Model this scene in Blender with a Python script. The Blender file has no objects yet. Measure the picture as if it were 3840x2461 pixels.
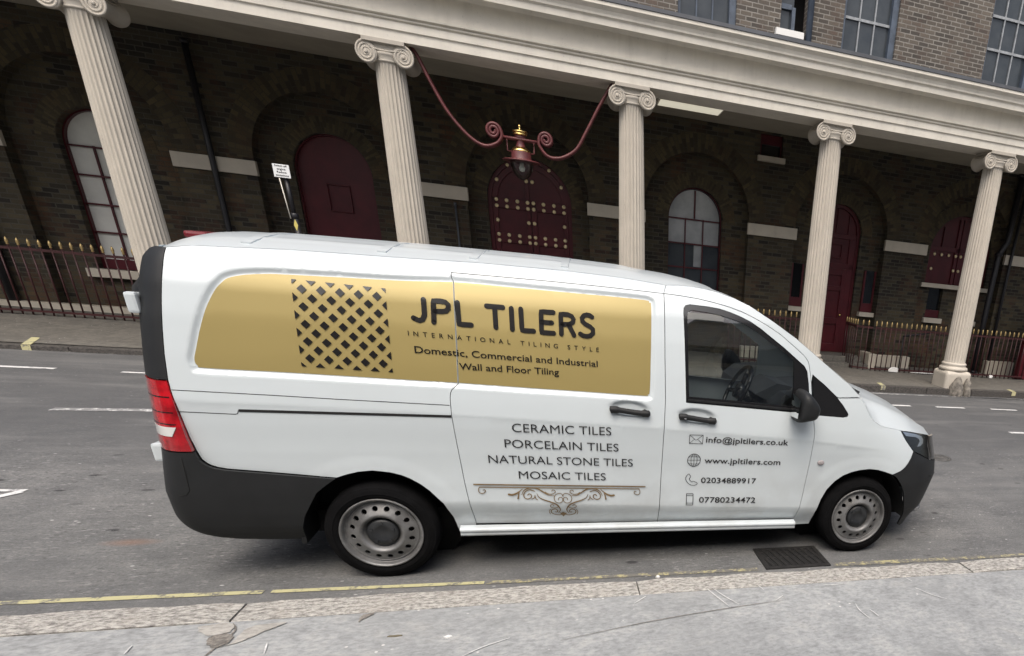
import bpy, bmesh, math, random
import numpy as np
from mathutils import Vector, Matrix
from mathutils.geometry import delaunay_2d_cdt
random.seed(7); PI = math.pi
scene = bpy.context.scene
C = scene.collection

# ------------------------------------------------------------------ camera
cam = bpy.data.cameras.new('camera'); camo = bpy.data.objects.new('camera', cam); C.objects.link(camo)
Rw = Matrix(((0.9454, -0.3128, 0.0913), (-0.0487, -0.4127, -0.9096), (0.3222, 0.8555, -0.4054)))
xa, ya, za = Rw[0].normalized(), Rw[1], Rw[2]
za = (za - xa * za.dot(xa)).normalized(); ya = za.cross(xa)
rot = Matrix((xa, -ya, -za)).transposed()
camo.matrix_world = Matrix.Translation((1.059, -3.9709, 1.9448)) @ rot.to_4x4()
cam.sensor_width = 36; cam.lens = 2312.8 / 3840 * 36
cam.shift_x = -(2916.4 - 1920) / 3840; cam.shift_y = (2064.0 - 1230.5) / 3840
cam.clip_start = 0.05; cam.clip_end = 800
scene.camera = camo

# ------------------------------------------------------------------ world, sun, exposure (overcast day)
SUN_ELEV, SUN_AZ = math.radians(60), math.radians(198)      # azimuth clockwise from +Y
w = bpy.data.worlds.new('World'); scene.world = w; w.use_nodes = True
nt = w.node_tree; bg = nt.nodes['Background']
sky = nt.nodes.new('ShaderNodeTexSky'); sky.sky_type = 'NISHITA'; sky.sun_disc = False
sky.sun_elevation = SUN_ELEV; sky.sun_rotation = SUN_AZ
sky.air_density = 1.0; sky.dust_density = 8.0; sky.ozone_density = 0.6
nt.links.new(sky.outputs[0], bg.inputs[0]); bg.inputs[1].default_value = 0.15
sun = bpy.data.lights.new('sun', 'SUN'); suno = bpy.data.objects.new('sun', sun); C.objects.link(suno)
sun.energy = 1.4; sun.angle = math.radians(60); sun.color = (0.90, 0.965, 1.0)
sd = Vector((math.sin(SUN_AZ) * math.cos(SUN_ELEV), math.cos(SUN_AZ) * math.cos(SUN_ELEV), math.sin(SUN_ELEV)))
suno.rotation_euler = sd.to_track_quat('Z', 'Y').to_euler()
scene.view_settings.view_transform = 'Standard'; scene.view_settings.look = 'None'
scene.view_settings.exposure = 0.34; scene.view_settings.gamma = 1.0

# ------------------------------------------------------------------ helpers
BA = math.atan(-0.0323)                          # the street and theatre run at a small angle to the van
BROT = Matrix.Rotation(BA, 4, 'Z')
def tag(o, label=None, cat=None, group=None, kind=None):
    if label: o['label'] = label
    if cat: o['category'] = cat
    if group: o['group'] = group
    if kind: o['kind'] = kind
    return o
def empty(name, loc, label, cat, group=None, street=True):
    o = bpy.data.objects.new(name, None); C.objects.link(o); o.empty_display_size = .2
    o.matrix_world = (BROT @ Matrix.Translation(loc)) if street else Matrix.Translation(loc)
    o['org'] = tuple(loc)
    return tag(o, label, cat, group)
def org_of(p):
    while p is not None:
        if 'org' in p: return p['org']
        p = p.parent
    return (0, 0, 0)
class MB:
    def __init__(s): s.v = []; s.f = []; s.sm = []; s.mi = []
    def add(s, vs, fs, smooth=False, mi=0):
        b = len(s.v); s.v += [tuple(v) for v in vs]
        for f in fs: s.f.append([b + i for i in f]); s.sm.append(smooth); s.mi.append(mi)
        return s
    def box(s, x0, x1, y0, y1, z0, z1, mi=0):
        vs = [(x, y, z) for x in (x0, x1) for y in (y0, y1) for z in (z0, z1)]
        return s.add(vs, [(0, 1, 3, 2), (4, 6, 7, 5), (0, 4, 5, 1), (2, 3, 7, 6), (0, 2, 6, 4), (1, 5, 7, 3)], False, mi)
    def prism(s, pts, a0, a1, axis='y', cap=True):      # polygon (u,v) extruded along an axis
        n = len(pts)
        def P(u, v, a): return (u, a, v) if axis == 'y' else ((a, u, v) if axis == 'x' else (u, v, a))
        vs = [P(u, v, a0) for u, v in pts] + [P(u, v, a1) for u, v in pts]
        fs = [(i, (i + 1) % n, n + (i + 1) % n, n + i) for i in range(n)]
        if cap: fs += [tuple(range(n))[::-1], tuple(range(n, 2 * n))]
        return s.add(vs, fs)
    def lathe(s, prof, n=32, c=(0, 0, 0), axis='z', smooth=True, cap=True):
        vs = []; fs = []
        for r, h in prof:
            for i in range(n):
                t = 2 * PI * i / n; a, b = r * math.cos(t), r * math.sin(t)
                vs.append((c[0] + a, c[1] + b, c[2] + h) if axis == 'z' else (c[0] + a, c[1] + h, c[2] + b))
        for k in range(len(prof) - 1):
            for i in range(n):
                j = (i + 1) % n; fs.append((k * n + i, k * n + j, (k + 1) * n + j, (k + 1) * n + i))
        if cap:
            fs.append(tuple(range(n))[::-1]); fs.append(tuple((len(prof) - 1) * n + i for i in range(n)))
        return s.add(vs, fs, smooth)
    def tube(s, pts, r, n=8, smooth=True, rect=None):   # sweep; rect=(half width across y, half thickness)
        pts = [Vector(p) for p in pts]; rings = []
        for i, p in enumerate(pts):
            t = (pts[min(i + 1, len(pts) - 1)] - pts[max(i - 1, 0)]).normalized()
            u = Vector((0, 1, 0)) if abs(t.y) < .9 else Vector((1, 0, 0))
            a = (u - t * u.dot(t)).normalized(); b = t.cross(a)
            if rect: rings.append([p + a * (rect[0] * sx) + b * (rect[1] * sy) for sx, sy in ((-1, -1), (1, -1), (1, 1), (-1, 1))])
            else:
                rr = r[i] if hasattr(r, '__len__') else r
                rings.append([p + a * rr * math.cos(2 * PI * k / n) + b * rr * math.sin(2 * PI * k / n) for k in range(n)])
        m = len(rings[0]); vs = [q for g in rings for q in g]; fs = []
        for i in range(len(rings) - 1):
            for k in range(m): fs.append((i * m + k, i * m + (k + 1) % m, (i + 1) * m + (k + 1) % m, (i + 1) * m + k))
        fs += [tuple(range(m))[::-1], tuple((len(rings) - 1) * m + k for k in range(m))]
        return s.add(vs, fs, smooth and not rect)
    def build(s, name, mat, parent=None, bevel=0, street=True, seg=2):
        me = bpy.data.meshes.new(name)
        o3 = org_of(parent)
        me.from_pydata([(v[0] - o3[0], v[1] - o3[1], v[2] - o3[2]) for v in s.v], [], s.f)
        for m in (mat if isinstance(mat, (list, tuple)) else [mat]): me.materials.append(m)
        me.polygons.foreach_set('use_smooth', s.sm); me.polygons.foreach_set('material_index', s.mi)
        bm = bmesh.new(); bm.from_mesh(me); bmesh.ops.recalc_face_normals(bm, faces=bm.faces)
        if bevel: bmesh.ops.bevel(bm, geom=[e for e in bm.edges if len(e.link_faces) == 2 and e.calc_face_angle(0) > .6], offset=bevel, segments=seg, profile=.6, affect='EDGES')
        bm.to_mesh(me); bm.free(); me.update()
        o = bpy.data.objects.new(name, me); C.objects.link(o)
        if parent: o.parent = parent
        elif street: o.matrix_world = BROT.copy()
        return o
def inpoly(P, poly):
    poly = np.asarray(poly); x, y = P[:, 0], P[:, 1]; r = np.zeros(len(P), bool); j = len(poly) - 1
    for i in range(len(poly)):
        xi, yi = poly[i]; xj, yj = poly[j]
        c = ((yi > y) != (yj > y)) & (x < (xj - xi) * (y - yi) / ((yj - yi) or 1e-12) + xi); r ^= c; j = i
    return r
def distpoly(P, poly):
    poly = np.asarray(poly, float); d = np.full(len(P), 1e9)
    for i in range(len(poly)):
        a = poly[i - 1]; b = poly[i]; ab = b - a; L = ab @ ab or 1e-12
        t = np.clip(((P - a) @ ab) / L, 0, 1); d = np.minimum(d, np.hypot(*(P - a - t[:, None] * ab).T))
    return d
def dens(poly, step):
    out = []
    for i in range(len(poly)):
        a = np.array(poly[i], float); b = np.array(poly[(i + 1) % len(poly)], float); n = max(1, int(np.hypot(*(b - a)) / step))
        out += [tuple(a + (b - a) * k / n) for k in range(n)]
    return out
def area(p): return .5 * sum(p[i - 1][0] * p[i][1] - p[i][0] * p[i - 1][1] for i in range(len(p)))
def inset(poly, g):
    if g == 0: return list(poly)
    s = 1 if area(poly) > 0 else -1; n = len(poly); out = []
    for i in range(n):
        a = np.array(poly[i - 1]); b = np.array(poly[i]); c = np.array(poly[(i + 1) % n])
        d1 = (b - a) / (np.hypot(*(b - a)) or 1); d2 = (c - b) / (np.hypot(*(c - b)) or 1); m = d1 + d2; L = np.hypot(*m)
        if L < .3: m = d1; L = 1
        m = m / L; k = 1 / max(.5, abs(m @ d1)); out.append((b[0] - s * m[1] * g * k, b[1] + s * m[0] * g * k))
    return out
def smooth_poly(pts, closed=False, n=6):
    P = [np.array(p, float) for p in pts]; N = len(P); out = []
    rng = range(N) if closed else range(N - 1)
    for i in rng:
        p1, p2 = P[i], P[(i + 1) % N]
        p0 = P[i - 1] if (closed or i > 0) else 2 * p1 - p2
        p3 = P[(i + 2) % N] if (closed or i + 2 < N) else 2 * p2 - p1
        for k in range(n):
            t = k / n; out.append(tuple(.5 * (2 * p1 + (p2 - p0) * t + (2 * p0 - 5 * p1 + 4 * p2 - p3) * t * t + (3 * p1 - p0 - 3 * p2 + p3) * t ** 3)))
    if not closed: out.append(tuple(P[-1]))
    return out
def cdt(loops, pts):
    vs = []; es = []
    for L in loops:
        b = len(vs); vs += list(L); es += [(b + i, b + (i + 1) % len(L)) for i in range(len(L))]
    nb = len(vs); vs += list(pts)
    ov, oe, of, iv, _, _ = delaunay_2d_cdt([Vector(v) for v in vs], es, [], 0, 1e-5)
    V = np.array([(v.x, v.y) for v in ov]); F = np.array([f for f in of if len(f) == 3])
    cen = V[F].mean(1); ins = np.zeros(len(F), bool)
    for L in loops: ins ^= inpoly(cen, L)
    F = F[ins]
    m = {}
    for k, src in enumerate(iv):
        for q in src: m[q] = k
    LL = []; b = 0
    for L in loops: LL.append([m[b + i] for i in range(len(L)) if b + i in m]); b += len(L)
    return V, F, LL
def sheet(name, outline, mat, parent, S, holes=(), step=.04, gap=0., off=0., flange=.02, extra=(), edge=None, far=False, street=False, mat2=None):
    """a panel on the surface y=S(x,z): outline and holes in (x,z), edges folded in by `flange`"""
    edge = edge or step
    loops = [dens(inset(outline, gap), edge)] + [dens(inset(h, -gap), edge) for h in holes]
    A = np.array(loops[0]); x0, z0 = A.min(0); x1, z1 = A.max(0)
    G = []
    if step < 5:
        gx, gz = np.meshgrid(np.arange(x0, x1, step), np.arange(z0, z1, step)); G = np.c_[gx.ravel(), gz.ravel()]
        if len(extra): G = np.r_[G, np.array(extra)]
        k = inpoly(G, loops[0])
        for h in loops[1:]: k &= ~inpoly(G, h)
        for L in loops: k &= distpoly(G, L) > .35 * edge
        G = [tuple(g) for g in G[k]]
    V, F, LL = cdt(loops, G)
    y = S(V[:, 0], V[:, 1]) + off; e = 1e-3
    nx = (S(V[:, 0] + e, V[:, 1]) - S(V[:, 0] - e, V[:, 1])) / (2 * e); nz = (S(V[:, 0], V[:, 1] + e) - S(V[:, 0], V[:, 1] - e)) / (2 * e)
    N = np.c_[nx, -np.ones(len(V)), nz]; N /= np.linalg.norm(N, axis=1)[:, None]
    o3 = org_of(parent)
    vs = [(V[i, 0], y[i], V[i, 1]) for i in range(len(V))]; ns = [tuple(n) for n in N]; fs = []; fn = []; mi = []
    a, b, c = V[F[:, 0]], V[F[:, 1]], V[F[:, 2]]
    cw = ((b - a)[:, 0] * (c - a)[:, 1] - (b - a)[:, 1] * (c - a)[:, 0]) < 0
    for f, q in zip(F.tolist(), cw): f = f[::-1] if q else f; fs.append(f); fn.append([ns[i] for i in f]); mi.append(0)
    if flange:
        for li, L in enumerate(LL):
            sgn = (1 if area([tuple(V[i]) for i in L]) > 0 else -1) * (1 if li == 0 else -1)
            for k in range(len(L)):
                i, j = L[k], L[(k + 1) % len(L)]
                p, q = vs[i], vs[j]; bb = len(vs); vs += [p, q, (q[0], q[1] + flange, q[2]), (p[0], p[1] + flange, p[2])]
                d = Vector((q[0] - p[0], 0, q[2] - p[2]));
                n = Vector((d.z, 0, -d.x)) * sgn
                if n.length > 0: n.normalize()
                fs.append([bb, bb + 3, bb + 2, bb + 1] if sgn > 0 else [bb, bb + 1, bb + 2, bb + 3]); fn.append([tuple(n)] * 4); mi.append(1 if mat2 else 0)
    vs = [(p[0] - o3[0], (far - p[1] if far else p[1]) - o3[1], p[2] - o3[2]) for p in vs]
    if far: fs = [f[::-1] for f in fs]; fn = [[(n[0], -n[1], n[2]) for n in g[::-1]] for g in fn]
    me = bpy.data.meshes.new(name); me.from_pydata(vs, [], fs); me.materials.append(mat)
    if mat2: me.materials.append(mat2)
    me.polygons.foreach_set('use_smooth', [True] * len(fs)); me.polygons.foreach_set('material_index', mi)
    me.normals_split_custom_set([n for g in fn for n in g]); me.update()
    o = bpy.data.objects.new(name, me); C.objects.link(o)
    if parent: o.parent = parent
    elif street: o.matrix_world = BROT.copy()
    return o
def ribbon(pts, wd, cap=True, n=5):
    """outline strip for a stroke: list of quads in 2-D"""
    if not hasattr(wd, '__len__') and len(pts) < 60:
        q = []
        for a, c in zip(pts[:-1], pts[1:]):
            L = math.hypot(c[0] - a[0], c[1] - a[1]); n_ = max(1, int(L / max(wd * .8, 1e-6))) if L > wd * 4 else 1
            q += [(a[0] + (c[0] - a[0]) * k / n_, a[1] + (c[1] - a[1]) * k / n_) for k in range(n_)]
        pts = q + [pts[-1]]
    P = np.array(pts, float); m = len(P); W = np.interp(np.linspace(0, 1, m), np.linspace(0, 1, len(wd)), wd) if hasattr(wd, '__len__') else np.full(m, wd)
    T = np.gradient(P, axis=0); T /= np.maximum(np.linalg.norm(T, axis=1), 1e-9)[:, None]; N = np.c_[-T[:, 1], T[:, 0]]
    Lf = P + N * W[:, None] / 2; Rt = P - N * W[:, None] / 2
    vs = list(map(tuple, Lf)) + list(map(tuple, Rt)); fs = [(i, m + i, m + i + 1, i + 1) for i in range(m - 1)]
    if cap:
        for e in (0, m - 1):
            b = len(vs); vs += [(P[e, 0] + W[e] / 2 * math.cos(k * PI / 8), P[e, 1] + W[e] / 2 * math.sin(k * PI / 8)) for k in range(16)]; fs.append(tuple(range(b, b + 16)))
    return vs, fs

# ------------------------------------------------------------------ materials
def mat(name, col=(.5, .5, .5), rough=.5, metal=0., spec=.5, coat=0., noise=0, nscale=8., bump=0., bscale=60., emit=None, col2=None):
    m = bpy.data.materials.new(name); m.use_nodes = True; t = m.node_tree; b = t.nodes['Principled BSDF']
    b.inputs['Base Color'].default_value = (*col, 1); b.inputs['Roughness'].default_value = rough; b.inputs['Metallic'].default_value = metal
    b.inputs['Specular IOR Level'].default_value = spec; b.inputs['Coat Weight'].default_value = coat; b.inputs['Coat Roughness'].default_value = .04
    tc = None
    if noise or bump:
        tc = t.nodes.new('ShaderNodeTexCoord')
    if noise:
        n = t.nodes.new('ShaderNodeTexNoise'); n.inputs['Scale'].default_value = nscale; n.inputs['Detail'].default_value = 6; n.inputs['Roughness'].default_value = .62
        t.links.new(tc.outputs['Object'], n.inputs['Vector'])
        r = t.nodes.new('ShaderNodeValToRGB'); c2 = col2 or tuple(c * (1 - noise) for c in col)
        r.color_ramp.elements[0].position = .35; r.color_ramp.elements[1].position = .65
        r.color_ramp.elements[0].color = (*c2, 1); r.color_ramp.elements[1].color = (*[min(1, c * (1 + noise * .3)) for c in col], 1)
        t.links.new(n.outputs['Fac'], r.inputs['Fac']); t.links.new(r.outputs['Color'], b.inputs['Base Color'])
    if bump:
        n2 = t.nodes.new('ShaderNodeTexNoise'); n2.inputs['Scale'].default_value = bscale; n2.inputs['Detail'].default_value = 4
        t.links.new(tc.outputs['Object'], n2.inputs['Vector'])
        bp = t.nodes.new('ShaderNodeBump'); bp.inputs['Strength'].default_value = bump; bp.inputs['Distance'].default_value = .01
        t.links.new(n2.outputs['Fac'], bp.inputs['Height']); t.links.new(bp.outputs['Normal'], b.inputs['Normal'])
    if emit: b.inputs['Emission Color'].default_value = (*emit[0], 1); b.inputs['Emission Strength'].default_value = emit[1]
    return m
class NT:                                        # tiny node-tree builder
    def __init__(s, name):
        s.m = bpy.data.materials.new(name); s.m.use_nodes = True; s.t = s.m.node_tree; s.b = s.t.nodes['Principled BSDF']
        s.tc = s.t.nodes.new('ShaderNodeTexCoord').outputs['Object']
    def n(s, typ, ins={}, **kw):
        q = s.t.nodes.new(typ)
        for k, v in kw.items(): setattr(q, k, v)
        for k, v in ins.items():
            if isinstance(v, bpy.types.NodeSocket): s.t.links.new(v, q.inputs[k])
            else: q.inputs[k].default_value = v
        return q
    def noise(s, sc, det=5, ro=.6, vec=None, dist=0): return s.n('ShaderNodeTexNoise', {'Vector': vec or s.tc, 'Scale': sc, 'Detail': det, 'Roughness': ro, 'Distortion': dist}).outputs['Fac']
    def ramp(s, f, *st):
        r = s.n('ShaderNodeValToRGB', {'Fac': f}); e = r.color_ramp.elements
        while len(e) < len(st): e.new(.5)
        for i, (p, c) in enumerate(st): e[i].position = p; e[i].color = (*c, 1) if len(c) == 3 else c
        return r.outputs['Color']
    def mix(s, f, a, b, mode='MIX'):
        q = s.n('ShaderNodeMix', data_type='RGBA', blend_type=mode)
        for k, v in ((0, f), (6, a), (7, b)):
            if isinstance(v, bpy.types.NodeSocket): s.t.links.new(v, q.inputs[k])
            else: q.inputs[k].default_value = v if k == 0 else (*v, 1)
        return q.outputs[2]
    def math(s, op, a, b=0.): return s.n('ShaderNodeMath', {0: a, 1: b}, operation=op).outputs[0]
    def mapr(s, f, a, b, c=0., d=1.): return s.n('ShaderNodeMapRange', {0: f, 1: a, 2: b, 3: c, 4: d}).outputs[0]
    def bump(s, h, st, dist=.01): s.t.links.new(s.n('ShaderNodeBump', {'Height': h, 'Strength': st, 'Distance': dist}).outputs[0], s.b.inputs['Normal'])
    def out(s, col=None, rough=None, **kw):
        if col is not None: s.t.links.new(col, s.b.inputs['Base Color'])
        if isinstance(rough, bpy.types.NodeSocket): s.t.links.new(rough, s.b.inputs['Roughness'])
        elif rough is not None: s.b.inputs['Roughness'].default_value = rough
        for k, v in kw.items(): s.b.inputs[k].default_value = v
        return s.m
def brick_mat(name, c1, c2, mortar, red=.25, dirt=.5, msize=.007, polar=False):
    q = NT(name); sp = q.n('ShaderNodeSeparateXYZ', {0: q.tc})
    if polar:
        th = q.math('MULTIPLY', q.math('ARCTAN2', sp.outputs[2], sp.outputs[0]), 1.25)
        rr = q.math('SQRT', q.math('ADD', q.math('MULTIPLY', sp.outputs[0], sp.outputs[0]), q.math('MULTIPLY', sp.outputs[2], sp.outputs[2])))
        vec = q.n('ShaderNodeCombineXYZ', {0: rr, 1: th}).outputs[0]
    else:
        vec = q.n('ShaderNodeCombineXYZ', {0: q.math('ADD', sp.outputs[0], sp.outputs[1]), 1: sp.outputs[2]}).outputs[0]
    wob = q.n('ShaderNodeTexNoise', {'Vector': q.tc, 'Scale': 14.0, 'Detail': 2}).outputs['Color']
    vec = q.n('ShaderNodeVectorMath', {0: vec, 1: q.n('ShaderNodeVectorMath', {0: wob, 'Scale': .010}, operation='SCALE').outputs[0]}, operation='ADD').outputs[0]
    bt = q.n('ShaderNodeTexBrick', {'Vector': vec, 'Color1': (0, 0, 0, 1), 'Color2': (1, 1, 1, 1), 'Mortar': (.5, .5, .5, 1), 'Scale': 1., 'Mortar Size': msize, 'Mortar Smooth': .3, 'Bias': 0., 'Brick Width': .225 if not polar else .16, 'Row Height': .075})
    # a stable random number per brick
    tint = q.n('ShaderNodeSeparateColor', {0: bt.outputs['Color']}).outputs[0]
    n1 = q.noise(2.2, 4); n2 = q.noise(.55, 3); n3 = q.noise(45, 4)
    base = q.mix(tint, c1, c2)
    base = q.mix(q.math('MULTIPLY', q.mapr(n1, .5, .72), red), base, (c1[0] * 1.5, c1[1] * .75, c1[2] * .6))
    base = q.mix(q.mapr(n2, .35, .7, 0, dirt), base, (.012, .011, .010))
    mcol = q.mix(q.mapr(n1, .4, .7, .0, .75), mortar, (c1[0] * .5, c1[1] * .5, c1[2] * .5))
    col = q.mix(bt.outputs['Fac'], base, mcol)
    col = q.mix(.35, col, q.ramp(n3, (.3, (.25, .25, .25)), (.7, (1, 1, 1))), 'MULTIPLY')
    q.bump(q.math('SUBTRACT', q.math('MULTIPLY', n3, .4), bt.outputs['Fac']), .5, .008)
    return q.out(col, .85)
def glass_mat(name, tint=(.55, .6, .6), refl=1.0, rough=.0):
    m = bpy.data.materials.new(name); m.use_nodes = True; t = m.node_tree; t.nodes.clear()
    o = t.nodes.new('ShaderNodeOutputMaterial'); mx = t.nodes.new('ShaderNodeMixShader'); fr = t.nodes.new('ShaderNodeFresnel'); fr.inputs['IOR'].default_value = 1.55
    mu = t.nodes.new('ShaderNodeMath'); mu.operation = 'MULTIPLY'; mu.inputs[1].default_value = refl; mu.use_clamp = True
    tr = t.nodes.new('ShaderNodeBsdfTransparent'); tr.inputs[0].default_value = (*tint, 1)
    gl = t.nodes.new('ShaderNodeBsdfGlossy'); gl.inputs['Roughness'].default_value = rough
    t.links.new(fr.outputs[0], mu.inputs[0]); t.links.new(mu.outputs[0], mx.inputs[0]); t.links.new(tr.outputs[0], mx.inputs[1]); t.links.new(gl.outputs[0], mx.inputs[2]); t.links.new(mx.outputs[0], o.inputs[0])
    return m
def paint_white():
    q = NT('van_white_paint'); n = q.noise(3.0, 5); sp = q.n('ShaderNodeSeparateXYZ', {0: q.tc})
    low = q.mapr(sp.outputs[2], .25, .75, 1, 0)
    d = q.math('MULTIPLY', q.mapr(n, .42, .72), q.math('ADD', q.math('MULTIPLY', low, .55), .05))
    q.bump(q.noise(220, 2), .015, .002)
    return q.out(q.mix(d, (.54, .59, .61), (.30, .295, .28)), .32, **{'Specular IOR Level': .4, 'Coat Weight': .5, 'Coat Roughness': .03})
M = {}
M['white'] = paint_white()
def gold():
    q = NT('gold_wrap'); n = q.noise(400, 2); q.bump(n, .04, .001)
    return q.out(q.mix(q.noise(1.5), (.335, .262, .098), (.36, .282, .108)), .38, Metallic=.30, **{'Specular IOR Level': .5, 'Coat Weight': .15, 'Coat Roughness': .2})
M['gold'] = gold()
M['letter'] = mat('black_vinyl', (.012, .011, .011), .22, spec=.5)
M['bronze'] = mat('bronze_vinyl', (.19, .125, .055), .35, spec=.4, noise=.35, nscale=5)
M['plastic'] = mat('black_plastic', (.0135, .0145, .0155), .55, spec=.35, noise=.25, nscale=4, bump=.08, bscale=500)
M['gloss_black'] = mat('gloss_black_trim', (.010, .010, .011), .18)
M['dark'] = mat('dark_underside', (.008, .008, .008), .9)
M['interior'] = mat('cabin_plastic', (.10, .105, .11), .55, noise=.2)
M['seat'] = mat('seat_fabric', (.02, .02, .022), .9, bump=.2, bscale=300)
M['tyre'] = mat('tyre_rubber', (.0065, .0065, .007), .95, spec=.08, noise=.35, nscale=12, bump=.15, bscale=120)
M['rim'] = mat('steel_wheel_paint', (.185, .187, .188), .42, metal=.3, noise=.45, nscale=7, col2=(.095, .093, .09))
M['hub'] = mat('hub_cap_plastic', (.010, .0115, .014), .4, noise=.6, nscale=22, col2=(.026, .028, .03))
M['red_lens'] = mat('red_tail_lens', (.42, .006, .012), .12, coat=.8, noise=.55, nscale=14)
M['grey_lens'] = mat('smoked_grey_lens', (.33, .30, .30), .25)
M['dim_red'] = mat('dim_red_lens', (.14, .012, .018), .25)
M['clear_lens'] = mat('clear_lens', (.62, .62, .60), .12, coat=.8)
M['headlamp'] = mat('headlamp_chrome', (.55, .56, .58), .12, metal=.9)
M['glass'] = glass_mat('tinted_glass', (.80, .84, .83), 2.8)
M['dark_glass'] = mat('dark_glass', (.012, .013, .014), .05, spec=.6)
M['clear_glass'] = glass_mat('clear_glass', (.82, .84, .82), 1.2)
M['mirror'] = mat('mirror_silver', (.8, .8, .8), .03, metal=1)
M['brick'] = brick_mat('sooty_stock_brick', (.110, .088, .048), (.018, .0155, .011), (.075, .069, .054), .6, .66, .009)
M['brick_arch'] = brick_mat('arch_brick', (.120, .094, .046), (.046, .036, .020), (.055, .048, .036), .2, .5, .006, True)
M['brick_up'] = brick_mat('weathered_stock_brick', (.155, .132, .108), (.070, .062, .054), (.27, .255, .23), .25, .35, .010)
M['stone'] = mat('painted_stone_lightened', (.60, .545, .465), .62, noise=.13, nscale=2.6, bump=.12, bscale=26)
M['stone_col'] = mat('painted_stone_darkened', (.61, .545, .475), .6, noise=.12, nscale=4.0, bump=.10, bscale=40)
M['band'] = mat('stone_band_paint', (.56, .505, .42), .6, noise=.15, nscale=5)
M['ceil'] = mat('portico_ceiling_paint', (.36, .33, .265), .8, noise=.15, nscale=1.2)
M['maroon'] = mat('maroon_gloss_paint', (.085, .011, .016), .35, noise=.25, nscale=3, spec=.35)
M['maroon_iron'] = mat('maroon_iron_paint', (.120, .030, .031), .45, noise=.3, nscale=9)
M['rail_iron'] = mat('railing_paint', (.050, .011, .012), .5, noise=.3, nscale=9)
M['brass'] = mat('polished_brass', (.80, .58, .22), .22, metal=1)
M['stud'] = mat('brass_stud', (.88, .74, .45), .35, metal=.25)
M['gilt'] = mat('gilded_iron', (.52, .38, .17), .4, metal=.6)
M['blind'] = mat('window_blind', (.74, .74, .68), .8, noise=.12, nscale=2)
M['lead'] = mat('lead_flashing', (.085, .092, .105), .6, noise=.25, nscale=3)
M['blue_frame'] = mat('blue_grey_frame_paint', (.075, .098, .135), .5, noise=.3, nscale=6)
M['bar_pale'] = mat('weathered_glazing_bar', (.30, .32, .34), .6, noise=.3, nscale=12)
M['up_glass'] = mat('dirty_dark_pane', (.030, .037, .045), .12, noise=.5, nscale=2.5, spec=.5, col2=(.055, .064, .072))
M['pale_pane'] = mat('painted_reflection_pane', (.42, .44, .45), .12, noise=.35, nscale=1.2, spec=.9, col2=(.24, .26, .27))  # pale base colour stands in for reflections on the glass
M['pipe'] = mat('black_pipe_paint', (.012, .012, .015), .45)
M['sign_white'] = mat('sign_white', (.72, .74, .74), .5)
M['yellow_tape'] = mat('yellow_tape', (.55, .47, .13), .6)
M['lightbox'] = mat('light_diffuser', (.7, .68, .55), .5, emit=((1, .93, .74), .42))
M['paper'] = mat('paper_white', (.72, .72, .70), .8)
M['leaf'] = mat('dead_leaf', (.13, .11, .07), .8)
M['iron'] = mat('cast_iron', (.008, .008, .008), .6, noise=.5, nscale=30, bump=.4, bscale=90, col2=(.022, .021, .02))
M['worn_iron'] = mat('worn_iron', (.10, .098, .092), .6, noise=.5, nscale=25, bump=.3, bscale=60, col2=(.045, .042, .04))
M['rock'] = mat('worn_guard_stone', (.22, .20, .17), .9, noise=.6, nscale=12, bump=.6, bscale=22, col2=(.06, .055, .05))
def stone_paint(name, col):
    q = NT(name); n = q.noise(3.0, 5, .6); st = q.noise(1., 5, .65, q.n('ShaderNodeMapping', {'Vector': q.tc, 'Scale': (7, 7, .7)}).outputs[0]); f = q.noise(32, 4, .7)
    c = q.mix(q.mapr(n, .35, .7), col, tuple(x * .87 for x in col))
    c = q.mix(q.mapr(st, .52, .78, 0, .24), c, (col[0] * .52, col[1] * .50, col[2] * .46))
    c = q.mix(q.math('MULTIPLY', q.mapr(f, .62, .72), q.mapr(n, .5, .6)), c, (col[0] * .55, col[1] * .55, col[2] * .55))
    q.bump(f, .08, .005); return q.out(c, .62)
M['stone'] = stone_paint('painted_stone_lightened', (.79, .745, .65)); M['stone_col'] = stone_paint('painted_stone_darkened', (.49, .45, .385)); M['band'] = stone_paint('stone_band_paint', (.56, .51, .42))  # one paint in two tones: entablature lightened against shade, columns darkened against light
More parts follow.
